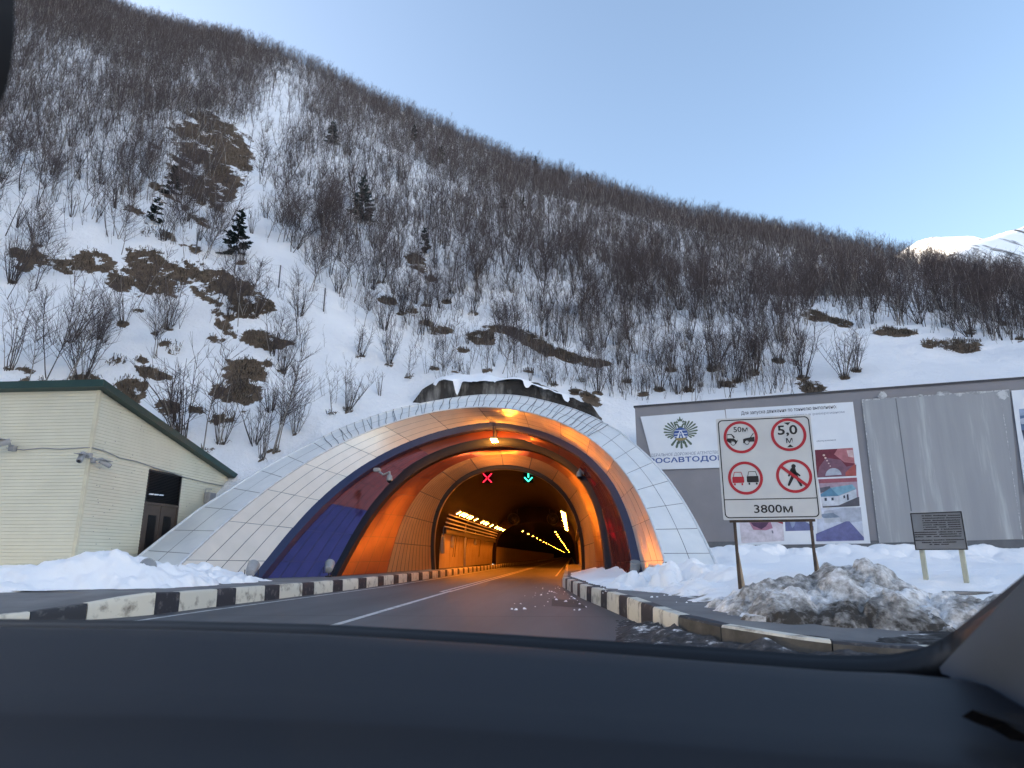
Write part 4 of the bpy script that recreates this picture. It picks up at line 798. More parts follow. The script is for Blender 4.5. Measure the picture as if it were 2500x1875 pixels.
pic([([(1620, 572), (1955, 553), (1985, 800), (1640, 815)], (.16, .03, .05)), ([(1820, 562), (1955, 554), (1972, 690), (1880, 680), (1790, 610)], (.42, .16, .18)), ([(1900, 575), (1955, 572), (1962, 640), (1915, 630)], (.62, .45, .45)), ([(1720, 640), (1850, 660), (1900, 720), (1985, 700), (1986, 800), (1640, 814), (1660, 720)], (.20, .10, .14))] + [(ell(1700 + k * 14, 618 + k * 24, 11 - k * 1.3, 9 - k), (.7, .5, .45)) for k in range(5)] + [(ell(1785, 800, 72, 68, 20, PI, 2 * PI), (.45, .48, .55)), ([(1890, 770), (1975, 690), (1984, 798), (1890, 802)], (.40, .10, .09))], inf)
pic([([(1650, 830), (1990, 815), (2015, 1065), (1690, 1080)], (.40, .30, .36)), ([(1650, 830), (1990, 815), (1994, 850), (1655, 866)], (.32, .10, .13)), ([(1665, 905), (1755, 890), (1760, 930), (1670, 950)], (.12, .12, .15)), ([(1670, 962), (1760, 905), (1830, 975), (1675, 985)], (.10, .24, .36)), ([(1760, 905), (1950, 875), (1985, 915), (1830, 975)], (.20, .38, .48)), ([(1675, 985), (1830, 978), (1832, 1060), (1690, 1068)], (.60, .64, .70)), ([(1832, 977), (1985, 918), (1990, 990), (1834, 1058)], (.55, .60, .66)), ([(1705, 995), (1725, 994), (1727, 1020), (1707, 1021)], (.04, .05, .08)), ([(1765, 992), (1785, 991), (1787, 1016), (1767, 1017)], (.04, .05, .08)), ([(1870, 975), (1885, 970), (1888, 995), (1873, 1000)], (.04, .05, .08)), ([(1900, 965), (1915, 960), (1920, 1010), (1906, 1016)], (.05, .05, .08)), ([(1690, 1068), (1832, 1060), (1990, 990), (2010, 985), (2015, 1065), (1692, 1080)], (.10, .10, .12))], inf)
pic([([(1640, 1087), (2025, 1075), (2055, 1370), (1640, 1385)], (.55, .60, .70)), ([(1700, 1110), (1860, 1085), (2025, 1078), (2038, 1200), (1900, 1215), (1700, 1180)], (.42, .46, .54)), ([(1660, 1140), (1780, 1125), (1845, 1165), (1700, 1172)], (.22, .28, .36)), ([(1700, 1172), (1845, 1165), (1845, 1205), (1705, 1215)], (.50, .54, .60)), ([(1895, 1200), (1925, 1200), (2052, 1340), (2054, 1368), (1632, 1376), (1630, 1310)], (.14, .15, .32))], inf)
pic([([(955, 1205), (1340, 1198), (1352, 1372), (975, 1392)], (.62, .58, .64)), ([(1040, 1205), (1230, 1200), (1250, 1260), (1190, 1280), (1080, 1275)], (.42, .20, .28)), ([(1055, 1212), (1215, 1208), (1190, 1245), (1150, 1270), (1080, 1240)], (.10, .05, .10)), ([(1265, 1200), (1340, 1198), (1340, 1225)], (.40, .06, .08)), ([(1238, 1280), (1252, 1280), (1258, 1306), (1244, 1306)], (.2, .2, .25))], inf)
pic([([(1358, 1200), (1605, 1194), (1612, 1280), (1362, 1287)], (.16, .18, .34)), ([(1520, 1196), (1605, 1194), (1610, 1245), (1560, 1215)], (.60, .62, .70)), ([(1400, 1205), (1450, 1204), (1440, 1240), (1420, 1260)], (.26, .32, .46))], inf)
# bare grey sheet with torn edges, and the poster at the edge of view
st, _ = quad_poster([(2104, 978), (2464, 951.5), (2497, 1316), (2146, 1325.5)], .04, .04, 'large grey weather-streaked blank sheet fixed to the grey wall', 'panel', 'streak', 'blank_sheet')
def wl2(pts): return [wall_uv(2050 + x / 2.1267, 900 + y / 2.1267, .09) for x, y in pts]
rnd = random.Random(8)
for (x0, y0, x1, y1, w) in ((115, 165, 205, 905, 5), (840, 180, 948, 885, 5), (115, 160, 880, 108, 7)):
    n = 40; mb = MB()
    for k in range(n):
        f0, f1 = k / n, (k + rnd.uniform(.6, 1.05)) / n; a = w * rnd.uniform(.3, 1.2); vert = abs(y1 - y0) > abs(x1 - x0)
        p = [(x0 + (x1 - x0) * f0, y0 + (y1 - y0) * f0), (x0 + (x1 - x0) * f1, y0 + (y1 - y0) * f1)]
        o_ = (a, 0) if vert else (0, a); mb.plate([wall_uv(2050 + x / 2.1267, 900 + y / 2.1267, .085) for x, y in (p[0], p[1], (p[1][0] + o_[0], p[1][1] + o_[1]), (p[0][0] + o_[0], p[0][1] + o_[1]))], WM(0), .081, .086)
    mb.build('paper_residue', MT['scuff'], st)

mb = MB(); mb.plate(wl2([(288, 150), (293, 150), (375, 740), (369, 740)])[::-1], WM(0), .0805, .0835); mb.build('seam', MT['plinth'], st)
for (cx, cy, rx, ry) in ((220, 140, 26, 24), (540, 128, 40, 14), (700, 125, 60, 10), (845, 138, 36, 30), (620, 135, 20, 10), (420, 140, 18, 8)):
    MB().plate([wall_uv(2050 + (cx + rx * math.cos(a) * rnd.uniform(.6, 1.1)) / 2.1267, 900 + (cy + ry * math.sin(a) * rnd.uniform(.5, 1.1)) / 2.1267, .09) for a in np.linspace(0, 2 * PI, 18)[:-1]][::-1], WM(0), .0865, .0895).build('torn_paper', MT['scuff'], st)
ep, _ = quad_poster([(2468, 954), (2620, 943), (2668, 1180), (2503, 1205)], .05, .05, 'white poster with a blue mountain photograph at the wall end', 'poster', 'poster')
pic([([(3418, 212), (3700, 190), (3740, 640), (3480, 560), (3440, 400)], (.10, .16, .28)), ([(3418, 212), (3700, 190), (3705, 250), (3425, 270)], (.30, .38, .52)), ([(3425, 300), (3500, 280), (3600, 320), (3600, 340), (3440, 345)], (.50, .55, .64)), ([(3440, 400), (3500, 390), (3610, 440), (3470, 480)], (.04, .05, .09))], ep)

# ---------------------------------------------------------------- composite road sign
SP = at_y(1747.4, 1023, 14.5); SQ = at_z(1978, 1011.5, SP[2]); su = SQ - SP; SWD = np.linalg.norm(su); su /= SWD; sn = np.array([su[1], -su[0], 0]); SHT = SP[2] - 1.975
SM = Matrix(((su[0], 0, sn[0], SP[0]), (su[1], 0, sn[1], SP[1]), (0, 1, 0, SP[2] - SHT), (0, 0, 0, 1)))
rs = thing('road_sign', 'white road sign board with four red-ringed prohibition discs', 'road sign', tuple(SP - [0, 0, SHT]))
def rrect(x0, y0, x1, y1, r, n=6):
    out = []
    for cx, cy, a in ((x1 - r, y0 + r, -90), (x1 - r, y1 - r, 0), (x0 + r, y1 - r, 90), (x0 + r, y0 + r, 180)):
        for i in range(n + 1): t_ = math.radians(a + 90 * i / n); out.append((cx + r * math.cos(t_), cy + r * math.sin(t_)))
    return out
def sring(mb, outer, inner, z0, z1):
    n = len(outer); vs = [SM @ Vector((x, y, z)) for z in (z0, z1) for P in (outer, inner) for x, y in P]
    fs = []
    for i in range(n): j = (i + 1) % n; fs += [(2 * n + i, 2 * n + j, 3 * n + j, 3 * n + i), (i, j, 2 * n + j, 2 * n + i), (n + j, n + i, 3 * n + i, 3 * n + j)]
    mb.add(vs, fs); return mb
MB().plate(rrect(0, 0, SWD, SHT, .03), SM, -.03, 0).build('board', MT['signw'], rs)
sring(MB(), rrect(.035, .035, SWD - .035, SHT - .035, .09), rrect(.055, .055, SWD - .055, SHT - .055, .075), .001, .004).build('border', MT['black'], rs)
dv = .405; MB().plate([(.055, dv), (SWD - .055, dv), (SWD - .055, dv + .018), (.055, dv + .018)], SM, .001, .004).build('divider', MT['black'], rs)
def suv(x, y):
    d = ray(1540 + x / 3.6067, 940 + y / 3.6067); k = ((SP - CAM) @ sn) / (d @ sn); P = CAM + d * k - SP; return P @ su, P[2] + SHT
def disc(cx, cy, nm):
    c = suv(cx, cy); R_ = .345; o = sring(MB(), [(c[0] + x, c[1] + y) for x, y in circ(R_, n=48)], [(c[0] + x, c[1] + y) for x, y in circ(R_ * .835, n=48)], .001, .006).build('red_ring', MT['signred'], rs); return np.array(c), R_
def sy(polys, mat, par=rs, z=.002, th=.004, name='symbol'):
    mb = MB()
    for p in polys:
        ar = sum(p[j][0] * p[(j + 1) % len(p)][1] - p[(j + 1) % len(p)][0] * p[j][1] for j in range(len(p))); mb.plate(p if ar > 0 else p[::-1], SM, z, z + th)
    return mb.build(name, MT[mat], par)
def sz(pts): return [suv(x, y) for x, y in pts]
# 50 m distance
disc(967, 459, 'a')
put_text('50м', SM, suv(905, 412)[0], suv(905, 417)[1], suv(1030, 412)[0] - suv(905, 417)[0], .004, 'black', rs, height=.115, bold=.01)
sy([sz([(846, 470), (905, 470), (935, 492), (940, 478), (942, 492), (926, 520), (918, 520), (916, 503), (905, 492), (888, 492), (880, 505), (878, 515), (846, 495)]), sz([(846, 466), (846, 434), (888, 432), (916, 458), (912, 470), (904, 468), (884, 440), (850, 441), (850, 470)])], 'black')
sy([sz([(988, 478), (1005, 470), (1048, 462), (1088, 456), (1090, 498), (1044, 500), (1040, 490), (1022, 484), (1006, 494), (1000, 515), (990, 510)]), sz([(1046, 466), (1074, 426), (1081, 422), (1080, 430), (1056, 464)])], 'black')
for cx, cy in ((901, 513), (1023, 505)):
    mb = MB(); c = suv(cx, cy); sring(mb, [(c[0] + x, c[1] + y) for x, y in circ(.049, n=20)], [(c[0] + x, c[1] + y) for x, y in circ(.037, n=20)], .003, .007); mb.build('symbol', MT['black'], rs)
# 5,0 m height
disc(1389, 437, 'b')
put_text('5,0', SM, suv(1297, 450)[0], suv(1297, 455)[1], suv(1472, 450)[0] - suv(1297, 455)[0], .004, 'black', rs, height=.235, bold=.022)
put_text('м', SM, suv(1370, 512)[0], suv(1370, 512)[1], .125, .004, 'black', rs, height=.105, bold=.006)
sy([sz([(1345, 332), (1405, 328), (1384, 354)]), sz([(1375, 549), (1433, 545), (1403, 522)])], 'black')
# no overtaking
disc(1009, 819, 'c')
def car_rear(x, y, mat):   # (x, y) zoom position of the body centre
    c = suv(x, y); q = lambda p: [(c[0] + a * .115, c[1] + b * .115) for a, b in p]
    body = q([(-1, .42), (-.85, .5), (.85, .5), (1, .42), (1.02, -.5), (.9, -.62), (-.9, -.62), (-1.02, -.5)]); sy([body, q([(-.78, -.68), (-.5, -.68), (-.5, -1.02), (-.6, -1.08), (-.78, -1.0)]), q([(.5, -.68), (.78, -.68), (.78, -1.0), (.6, -1.08), (.5, -1.02)])], mat)
    sring_ = MB(); sring(sring_, q([(-.86, .5), (.86, .5), (.62, 1.36), (-.62, 1.36)]), q([(-.74, .5), (.74, .5), (.54, 1.26), (-.54, 1.26)]), .002, .006); sring_.build('symbol', MT[mat], rs)
car_rear(946, 832, 'signred'); car_rear(1073, 826, 'black')
# no pedestrians
cc, R_ = disc(1437, 801, 'd')
hd = suv(1433, 714); sy([[(hd[0] + x, hd[1] + y) for x, y in circ(.042, n=20)]], 'black')
def limb(a, b, w0, w1):
    a = np.array(suv(*a)); b = np.array(suv(*b)); d = (b - a) / np.linalg.norm(b - a); n = np.array([-d[1], d[0]]); ang = np.linspace(PI / 2, 3 * PI / 2, 7)
    return [tuple(a + (d * math.cos(t_) + n * math.sin(t_)) * w0) for t_ in ang] + [tuple(b + (-d * math.cos(t_) + -n * math.sin(t_)) * w1) for t_ in ang]
sy([limb((1430, 742), (1438, 775), .045, .04), limb((1415, 745), (1392, 798), .022, .018), limb((1450, 770), (1486, 796), .022, .018), limb((1432, 790), (1392, 880), .034, .022), limb((1444, 780), (1500, 884), .034, .022), limb((1436, 760), (1436, 792), .045, .042)], 'black')
a = math.radians(-41); sy([[(cc[0] + x * math.cos(a) - y * math.sin(a), cc[1] + x * math.sin(a) + y * math.cos(a)) for x, y in ((-.30, -.03), (.30, -.03), (.30, .03), (-.30, .03))]], 'signred', z=.0065, name='red_bar')
put_text('3800м', SM, suv(1088, 1125)[0], suv(1088, 1128)[1], suv(1428, 1118)[0] - suv(1088, 1128)[0], .004, 'black', rs, height=.165, bold=.012)
for u in (.22, SWD - .2):
    p = Vector(SP) + Vector(su) * u - Vector(sn) * .09; MB().tube([(p.x, p.y, .3), (p.x, p.y, SP[2] - .15)], .032, 8).build('post', MT['post'], rs, sm=True)
    MB().tube([Vector((p.x + .10, p.y + .02, .3)), Vector((p.x + .02, p.y + .015, 1.32))], [.05, .02], 6).build('timber_brace', MT['wood'], rs)
p0 = Vector(SP) - Vector((0, 0, SHT)); MB().plate([(.12, -.05), (SWD - .12, -.05), (SWD - .12, .0), (.12, .0)], SM, -.10, -.04).build('cross_bar', MT['post'], rs)
# ---------------------------------------------------------------- text plaque on two legs
PP = at_y(2222, 1253, 13.5); yw = math.radians(-40); pu_ = np.array([math.cos(yw), math.sin(yw), 0]); pn = np.array([pu_[1], -pu_[0], 0])
def puv(x, y): d = ray(x, y); k = ((PP - CAM) @ pn) / (d @ pn); P = CAM + d * k - PP; return P @ pu_, P[2]
PM = Matrix(((pu_[0], 0, pn[0], PP[0]), (pu_[1], 0, pn[1], PP[1]), (0, 1, 0, PP[2]), (0, 0, 0, 1)))
pl = thing('text_plaque', 'small grey metal memorial plaque of engraved text on two cream legs', 'plaque', tuple(PP - [0, 0, .68]))
pw = puv(2347.5, 1247)[0]; ph = puv(2231.8, 1343)[1]
MB().plate([(0, ph), (pw, ph), (pw, 0), (0, 0)], PM, -.03, 0).build('board', MT['plaque'], pl)
mb = MB()
for x0, y0, x1, y1 in ((0, ph, .018, 0), (pw - .018, ph, pw, 0), (.018, -.018, pw - .018, 0), (.018, ph, pw - .018, ph + .018)): mb.plate([(x0, y0), (x1, y0), (x1, y1), (x0, y1)], PM, .001, .012)
mb.build('frame', MT['inkd'], pl)
# worn engraved lines: too blurred to read, so each word is a run of small strokes
LN = [(290, [(490, 550), (570, 730), (760, 1075), (1110, 1395)]), (348, [(505, 1030), (1075, 1405)]), (405, [(505, 540), (570, 710), (745, 1405)]), (455, [(512, 855), (890, 1070), (1105, 1412)]), (508, [(520, 735), (765, 1065), (1115, 1418)]), (562, [(530, 555), (580, 855), (910, 1080), (1135, 1425)]), (617, [(535, 905), (950, 985), (1015, 1435)]), (682, [(315, 850), (890, 1075), (1105, 1220), (1255, 1285), (1315, 1440)]), (734, [(320, 860), (910, 1335), (1375, 1440)]), (787, [(330, 545), (605, 715), (780, 905), (950, 1440)]), (872, [(325, 755), (780, 1035), (1065, 1490)]), (927, [(495, 715), (745, 970), (990, 1320)]), (977, [(680, 745), (785, 915), (960, 1145)])]
rnd = random.Random(31)
for y0, words_ in LN:
    mb = MB()
    for a_, b_ in words_:
        x = a_
        while x < b_ - 6:
            w_ = rnd.uniform(9, 17); yy = y0 - 26 * (x - 310) / 1180 * .95; hi_ = rnd.choice((26, 20, 20, 22))
            p = [puv(2200 + X_ / 9.76, 1230 + Y_ / 9.76) for X_, Y_ in ((x, yy + 14), (x + w_, yy + 13.6), (x + w_, yy + 14 - hi_), (x, yy + 14.2 - hi_))]
            mb.plate(p[:], PM, .001, .004); x += w_ + rnd.uniform(1, 3.5)
    mb.build('engraved_line', MT['inkd'], pl)
for x in (2248, 2345):
    u, v = puv(x, 1340); p = Vector(PP) + Vector(pu_) * u - Vector(pn) * .06; MB().box((p.x, p.y, (p.z + ph + .15 + .35) / 2), (.075, .075, p.z + ph + .15 - .35), rz=yw).build('leg', MT['ply'], pl)
p = at_z(2358, 1450, .62); c = tag(MB().box((p[0], p[1], .64), (.75, .45, .05), rz=.1, bev=.01).box((p[0] + .05, p[1] - .05, .45), (.3, .3, .36), bev=.02).build('concrete_footing', MT['concrete']), 'grey concrete footing slab jutting from snow under the plaque', 'footing')
# ---------------------------------------------------------------- car interior around the camera
car = thing('car_interior', 'dark car interior with a wide soft dashboard below the windscreen', 'car', (0, .6, .4))
MT['dash'] = M('dashboard_plastic', (.013, .0165, .024), .6, (.011, .014, .021), 2, spec=.35, bmp=.12, bscale=420, bdist=.0006)
MT['frit'] = M('black_frit', (.006, .006, .008), .35); MT['pillar'] = M('pillar_cloth', (.085, .115, .165), .85, (.075, .10, .145), 3, bmp=.1, bscale=300, bdist=.0006)
MT['blackp'] = M('black_plastic', (.006, .006, .008), .5)
def px_curve(pts, n, deg=None):
    P = np.array(pts, float); q = np.linspace(P[0, 0], P[-1, 0], n); c = np.polyfit(P[:, 0], P[:, 1], 5); return np.stack([q, np.interp(q, P[:, 0], P[:, 1]) if deg is None else np.polyval(c, q)], -1)
top = [(-500, 1512), (0, 1531), (400, 1536), (791, 1549), (1180, 1572), (1582, 1603), (1800, 1620), (2034, 1638), (2200, 1644), (2351, 1659), (2430, 1676), (2500, 1697), (2600, 1735), (2900, 1850)]
top = px_curve(top, 90); rows = []
for x, y in top:
    f = (x + 500) / 3400
    for_ = []
    Yd = .92 - .10 * abs(f - .35)
    A = at_y(x, y, Yd)
    for k, (dy, Yk) in enumerate([(6, 0), (0, 0), (4, -.03), (30, -.07), (85, -.13), (150, -.19), (205, -.235), (222, -.241), (275, -.258), (335, -.283), (430, -.335), (560, -.42)]):
        p = at_y(x, y + dy * (1 if k > 0 else 1), Yd + Yk)
        if k == 0: p = A + np.array([0, .03, -.05])
        rows.append(p)
G = np.array(rows).reshape(90, 12, 3); MB().grid(G, flip=True).build('dashboard', MT['dash'], car, sm=True)
# black lower edge of the windscreen (printed border and cowl)
ft = px_curve([(-500, 1493), (0, 1511), (400, 1515), (791, 1524), (1180, 1545), (1582, 1570), (1800, 1584), (1978, 1598), (2100, 1600), (2180, 1597), (2250, 1583), (2310, 1555), (2370, 1508), (2500, 1403), (2700, 1240), (2900, 1078)], 120)
fb = px_curve([(-500, 1530), (0, 1548), (791, 1566), (1582, 1620), (2034, 1655), (2200, 1661), (2300, 1668), (2316, 1652), (2400, 1568), (2500, 1468), (2700, 1268), (2900, 1068)], 120)
rows = []
for (xa, ya), (xb, yb) in zip(ft, fb):
    Yf = np.interp(xa, [-500, 600, 2100, 2320, 2900], [.97, .99, .95, .93, .52]); a = at_y(xa, ya, Yf); b = at_y(xb, max(yb, ya + 6), Yf - .02); rows.append([a + np.array([0, .012, -.006]), a, b, b + np.array([0, .02, -.02])])
MB().grid(np.array(rows), flip=True).build('windscreen_border', MT['frit'], car, sm=True)
# right pillar
pl_ = []
for (xe, ye, xo, yo, Yp) in ((2316, 1650, 2680, 1900, .90), (2400, 1566, 2760, 1800, .82), (2500, 1466, 2860, 1690, .74), (2620, 1346, 2980, 1560, .66), (2760, 1206, 3120, 1420, .58)):
    a = at_y(xe, ye, Yp); b = at_y(xo, yo, Yp - .22); m1 = at_y(xe + 26, ye + 22, Yp - .015); m2 = at_y(xe + 75, ye + 60, Yp - .035); m3 = at_y(xe + 150, ye + 110, Yp - .07)
    pl_.append([a + np.array([0, .03, 0]), a, m1, m2, m3, b])
MB().grid(np.array(pl_)).build('pillar_trim', MT['pillar'], car, sm=True)
# black sliver painting the shadow of the vent gap in the dashboard end
q = [at_y(x, y, Y) for x, y, Y in ((2374, 1732, .70), (2400, 1737, .70), (2440, 1741, .695), (2490, 1742, .69), (2560, 1744, .685), (2560, 1800, .675), (2500, 1790, .68), (2450, 1762, .69), (2410, 1748, .695))]
q = [p * 1.0 + (CAM - p) * .045 for p in q]
MB().add([p for p in q] + [p + np.array([0, .02, -.01]) for p in q], [tuple(range(len(q)))[::-1]] + [(i, (i + 1) % len(q), len(q) + (i + 1) % len(q), len(q) + i) for i in range(len(q))]).build('vent_shadow', MT['blackp'], car)
# roof lining, doors: shade the cabin as the real car body does
MB().box((-.1, -.75, 1.66), (1.7, 1.9, .05), bev=.02).build('roof_lining', MT['pillar'], car)
for x in (-1.0, .85): MB().box((x, -.4, .72), (.06, 2.2, .75), bev=.02).build('door_panel', MT['blackp'], car)
MB().box((-.1, -1.4, .95), (1.7, .06, 1.3)).build('rear_bulkhead', MT['blackp'], car)
# edge of the rear view mirror hanging at the upper corner of view
q = [(-60, -60), (34, -60), (36, 20), (35, 90), (30, 150), (20, 205), (4, 250), (-20, 275), (-60, 285)]
fr = [at_y(x, y, .30) for x, y in q]; bk = [p + np.array([-.05, .03, .02]) for p in fr]; n = len(q)
MB().add(fr + bk, [tuple(range(n))[::-1], tuple(range(n, 2 * n))] + [(i, (i + 1) % n, n + (i + 1) % n, n + i) for i in range(n)]).build('rear_view_mirror', MT['blackp'], car)
# ---------------------------------------------------------------- vegetation
def bark(name, c, c2, sc=3): return M(name, c, .85, c2, sc, spec=.15)
MT['stem'] = bark('dark_bark', (.085, .072, .068), (.06, .05, .048)); MT['birchb'] = bark('birch_bark', (.36, .335, .31), (.18, .165, .15), 2.5); MT['twig'] = bark('brown_twigs', (.098, .078, .078), (.07, .057, .057)); MT['needle'] = bark('dark_needles', (.030, .048, .036), (.020, .032, .025), 2); MT['needles_snow'] = bark('frosted_needles', (.40, .43, .44), (.12, .15, .14), 3)
VM = [MT['stem'], MT['birchb'], MT['twig']]
class Seg:
    def __init__(s): s.a = []; s.b = []; s.r0 = []; s.r1 = []; s.m = []
    def add(s, a, b, r0, r1, m): s.a.append(a); s.b.append(b); s.r0.append(r0); s.r1.append(r1); s.m.append(m)
    def path(s, p, d, L, n, r0, r1, m, up=0.0, wob=.12, rnd=random):
        pts = [p]; st = L / n
        for i in range(n):
            d = np.array(d) + np.array([rnd.gauss(0, wob), rnd.gauss(0, wob), rnd.gauss(0, wob) + up]); d = d / np.linalg.norm(d); q = pts[-1] + d * st
            s.add(pts[-1], q, r0 + (r1 - r0) * i / n, r0 + (r1 - r0) * (i + 1) / n, m); pts.append(q)
        return pts, d
    def mesh(s, k=3):
        A = np.array(s.a); B = np.array(s.b); D = B - A; L = np.linalg.norm(D, axis=1, keepdims=True); D = D / np.maximum(L, 1e-6)
        h = np.where(np.abs(D[:, 2:3]) < .9, [[0, 0, 1.]], [[1., 0, 0]]); u = np.cross(D, h); u /= np.linalg.norm(u, axis=1, keepdims=True); v = np.cross(D, u); n = len(A); V = np.zeros((n, 2 * k, 3))
        for i in range(k):
            c, sn_ = math.cos(2 * PI * i / k), math.sin(2 * PI * i / k); w = u * c + v * sn_; V[:, i] = A + w * np.array(s.r0)[:, None]; V[:, k + i] = B + w * np.array(s.r1)[:, None]
        Q = np.stack([[i, (i + 1) % k, k + (i + 1) % k, k + i] for i in range(k)]); Q = (np.arange(n) * 2 * k)[:, None, None] + Q[None]
        return V.reshape(-1, 3), Q.reshape(-1, 4), np.repeat(np.array(s.m), k)
def birch(seed, H=6.5, nb=26, tw=5, fat=1.0, pale=True, stems=1):
    rnd = random.Random(seed); S = Seg()
    for st in range(stems):
        d0 = np.array([rnd.gauss(0, .16), rnd.gauss(0, .16) - .10, 1.]); h = H * rnd.uniform(.75, 1); pts, d = S.path(np.zeros(3) + [rnd.gauss(0, .12), rnd.gauss(0, .12), -.2], d0, h, 7, .045 * fat * H / 6.5, .010 * fat, 1 if pale else 0, .05, .06, rnd)
        for b in range(nb):
            t = rnd.uniform(.22, 1) ** .9; x = t * 7; i = min(int(x), 6); p = pts[i] + (pts[i + 1] - pts[i]) * (x - i); a = rnd.uniform(0, 2 * PI); el = rnd.uniform(.45, .95)
            L = H * .30 * (1.15 - t) + .35; L *= rnd.uniform(.7, 1.2); dd = np.array([math.cos(a) * math.cos(el), math.sin(a) * math.cos(el), math.sin(el)])
            bp, bd = S.path(p, dd, L, 2, .014 * fat, .007 * fat, 2 if t > .4 else 0, .10, .14, rnd)
            for k in range(tw):
                q = bp[rnd.choice((0, 1, 1, 2))] if k else bp[2]; a2 = rnd.uniform(0, 2 * PI); e2 = rnd.uniform(.2, 1.2); S.path(q, bd * .8 + np.array([math.cos(a2) * math.cos(e2), math.sin(a2) * math.cos(e2), math.sin(e2)]) * .8, L * rnd.uniform(.35, .75), 1, .007 * fat, .0035 * fat, 2, 0, .1, rnd)
    return S
def clump(seed, H=3.2, n=11, tw=7, fat=1.0, spread=.55):
    rnd = random.Random(seed); S = Seg()
    for st in range(n):
        a = rnd.uniform(0, 2 * PI); sp = spread * rnd.uniform(.15, 1.1); h = H * rnd.uniform(.6, 1.05); m = 1 if rnd.random() < .14 else 0
        pts, d = S.path(np.array([math.cos(a) * .12, math.sin(a) * .12, -.15]), np.array([math.cos(a) * sp, math.sin(a) * sp - .08, 1.]), h, 5, .028 * fat * rnd.uniform(.7, 1.2), .008 * fat, m, .07, .09, rnd)
        for k in range(tw):
            i = rnd.randint(1, 4); p = pts[i] + (pts[i + 1] - pts[i]) * rnd.random(); a2 = rnd.uniform(0, 2 * PI); e2 = rnd.uniform(.5, 1.2); L = h * rnd.uniform(.16, .36)
            bp, bd = S.path(p, np.array([math.cos(a2) * math.cos(e2), math.sin(a2) * math.cos(e2), math.sin(e2)]), L, 2, .010 * fat, .004 * fat, 2, .08, .14, rnd)
            for z in range(2): S.path(bp[1], bd + np.array([rnd.gauss(0, .5), rnd.gauss(0, .5), rnd.gauss(0, .3)]), L * .5, 1, .006 * fat, .003 * fat, 2, 0, .1, rnd)
    return S
def sapling(seed, H=3.5, fat=1.0, nk=13):
    rnd = random.Random(seed); S = Seg()
    for st in range(rnd.randint(1, 4)):
        pts, d = S.path(np.array([rnd.gauss(0, .15), rnd.gauss(0, .15), -.15]), np.array([rnd.gauss(0, .16), rnd.gauss(0, .16) - .10, 1.]), H * rnd.uniform(.6, 1), 5, .022 * fat, .006 * fat, 0 if rnd.random() < .7 else 1, .06, .07, rnd)
        for k in range(nk):
            i = rnd.randint(1, 4); p = pts[i] + (pts[i + 1] - pts[i]) * rnd.random(); a2 = rnd.uniform(0, 2 * PI); e2 = rnd.uniform(.6, 1.2); bp, bd = S.path(p, np.array([math.cos(a2) * math.cos(e2), math.sin(a2) * math.cos(e2), math.sin(e2)]), H * rnd.uniform(.12, .28), 2, .008 * fat, .0035 * fat, 2, .06, .12, rnd)
            S.path(bp[1], bd + np.array([rnd.gauss(0, .5), rnd.gauss(0, .5), 0]), H * .1, 1, .005 * fat, .003 * fat, 2, 0, .1, rnd)
    return S
# candidates over the slope, kept by how thickly each part of it is wooded
NC = 230000
cph = RNG.uniform(-53, 39, NC); c_eb, c_rb, c_e1, c_r1 = hill_par(cph); cu = RNG.uniform(.005, 1.015, NC)
cr = c_rb + (c_r1 - c_rb) * cu; keep = RNG.uniform(0, 1, NC) < cr / 262; cph, cr, cu = cph[keep], cr[keep], cu[keep]
CP = hill_xyz(cph, cr); cp = proj(CP)
base_y = np.interp(cp[:, 0], [-500, 0, 250, 570, 800, 1000, 1200, 1400, 1550, 1750, 2000, 2250, 2500, 2900], [1000, 960, 1000, 1190, 1060, 1000, 930, 960, 1000, 985, 965, 950, 930, 900]); sky_y = np.interp(cp[:, 0], [-500, 0, 250, 570, 800, 1000, 1200, 1400, 1550, 1750, 2000, 2250, 2500, 2900], [-230, -75, 10, 95, 190, 285, 375, 445, 490, 540, 585, 630, 675, 740])
vv = (cp[:, 1] - sky_y) / (base_y - sky_y); x_, y_ = cp[:, 0], cp[:, 1]
den = np.interp(vv, [-.1, .3, .45, .58, .72, .85, 1.0], [.32, .40, .54, .68, .80, .74, .28])
left_ = smooth(720, 560, x_); den = den * (1 - left_) + left_ * np.interp(y_, [300, 420, 540, 640, 760, 900, 1000], [.62, .80, .56, .20, .09, .06, .07])
midr = smooth(1250, 1500, x_) * smooth(2050, 1900, x_); den = np.maximum(den, midr * np.interp(vv, [0, .5, .8, .92, 1], [.34, .56, .72, .74, .3]))
den *= np.interp(gully(x_, y_), [0, 22, 55, 110], [.04, .08, .55, 1]); den *= 1 - .78 * np.clip(bare_field(x_, y_), 0, 1) * (y_ > 300)
den *= .62 + .55 * smooth(-.35, .25, fbm(CP[:, 0] / 11, CP[:, 1] / 11, 77, 3))
clear = smooth(1930, 2010, x_) * smooth(775 + .08 * (x_ - 1990).clip(0), 800 + .10 * (x_ - 1990).clip(0), y_); den *= 1 - clear
den *= 1 - .55 * smooth(2050, 2250, x_) * (y_ < 760)
den *= 1 - smooth(640, 760, x_) * smooth(1080, 960, x_) * smooth(850, 900, y_) * .85
inb = (x_ > -260) & (x_ < 2760) & (y_ > -330) & (CP[:, 1] > 20)
sel = (RNG.uniform(0, 1, len(den)) < den * 1.0) & inb; CP, cp, cr_, vv, den = CP[sel], cp[sel], cr[sel], vv[sel], den[sel]
dist = np.linalg.norm(CP - CAM, axis=1); n_ = len(CP)
kind = np.where(RNG.uniform(0, 1, n_) < np.interp(vv, [0, .4, .65, 1], [.72, .55, .26, .10]), 0, np.where(RNG.uniform(0, 1, n_) < .32, 1, 2))      # birch / clump / sapling
small = RNG.uniform(0, 1, n_) < np.interp(vv, [0, .4, .7], [.25, .5, .66])
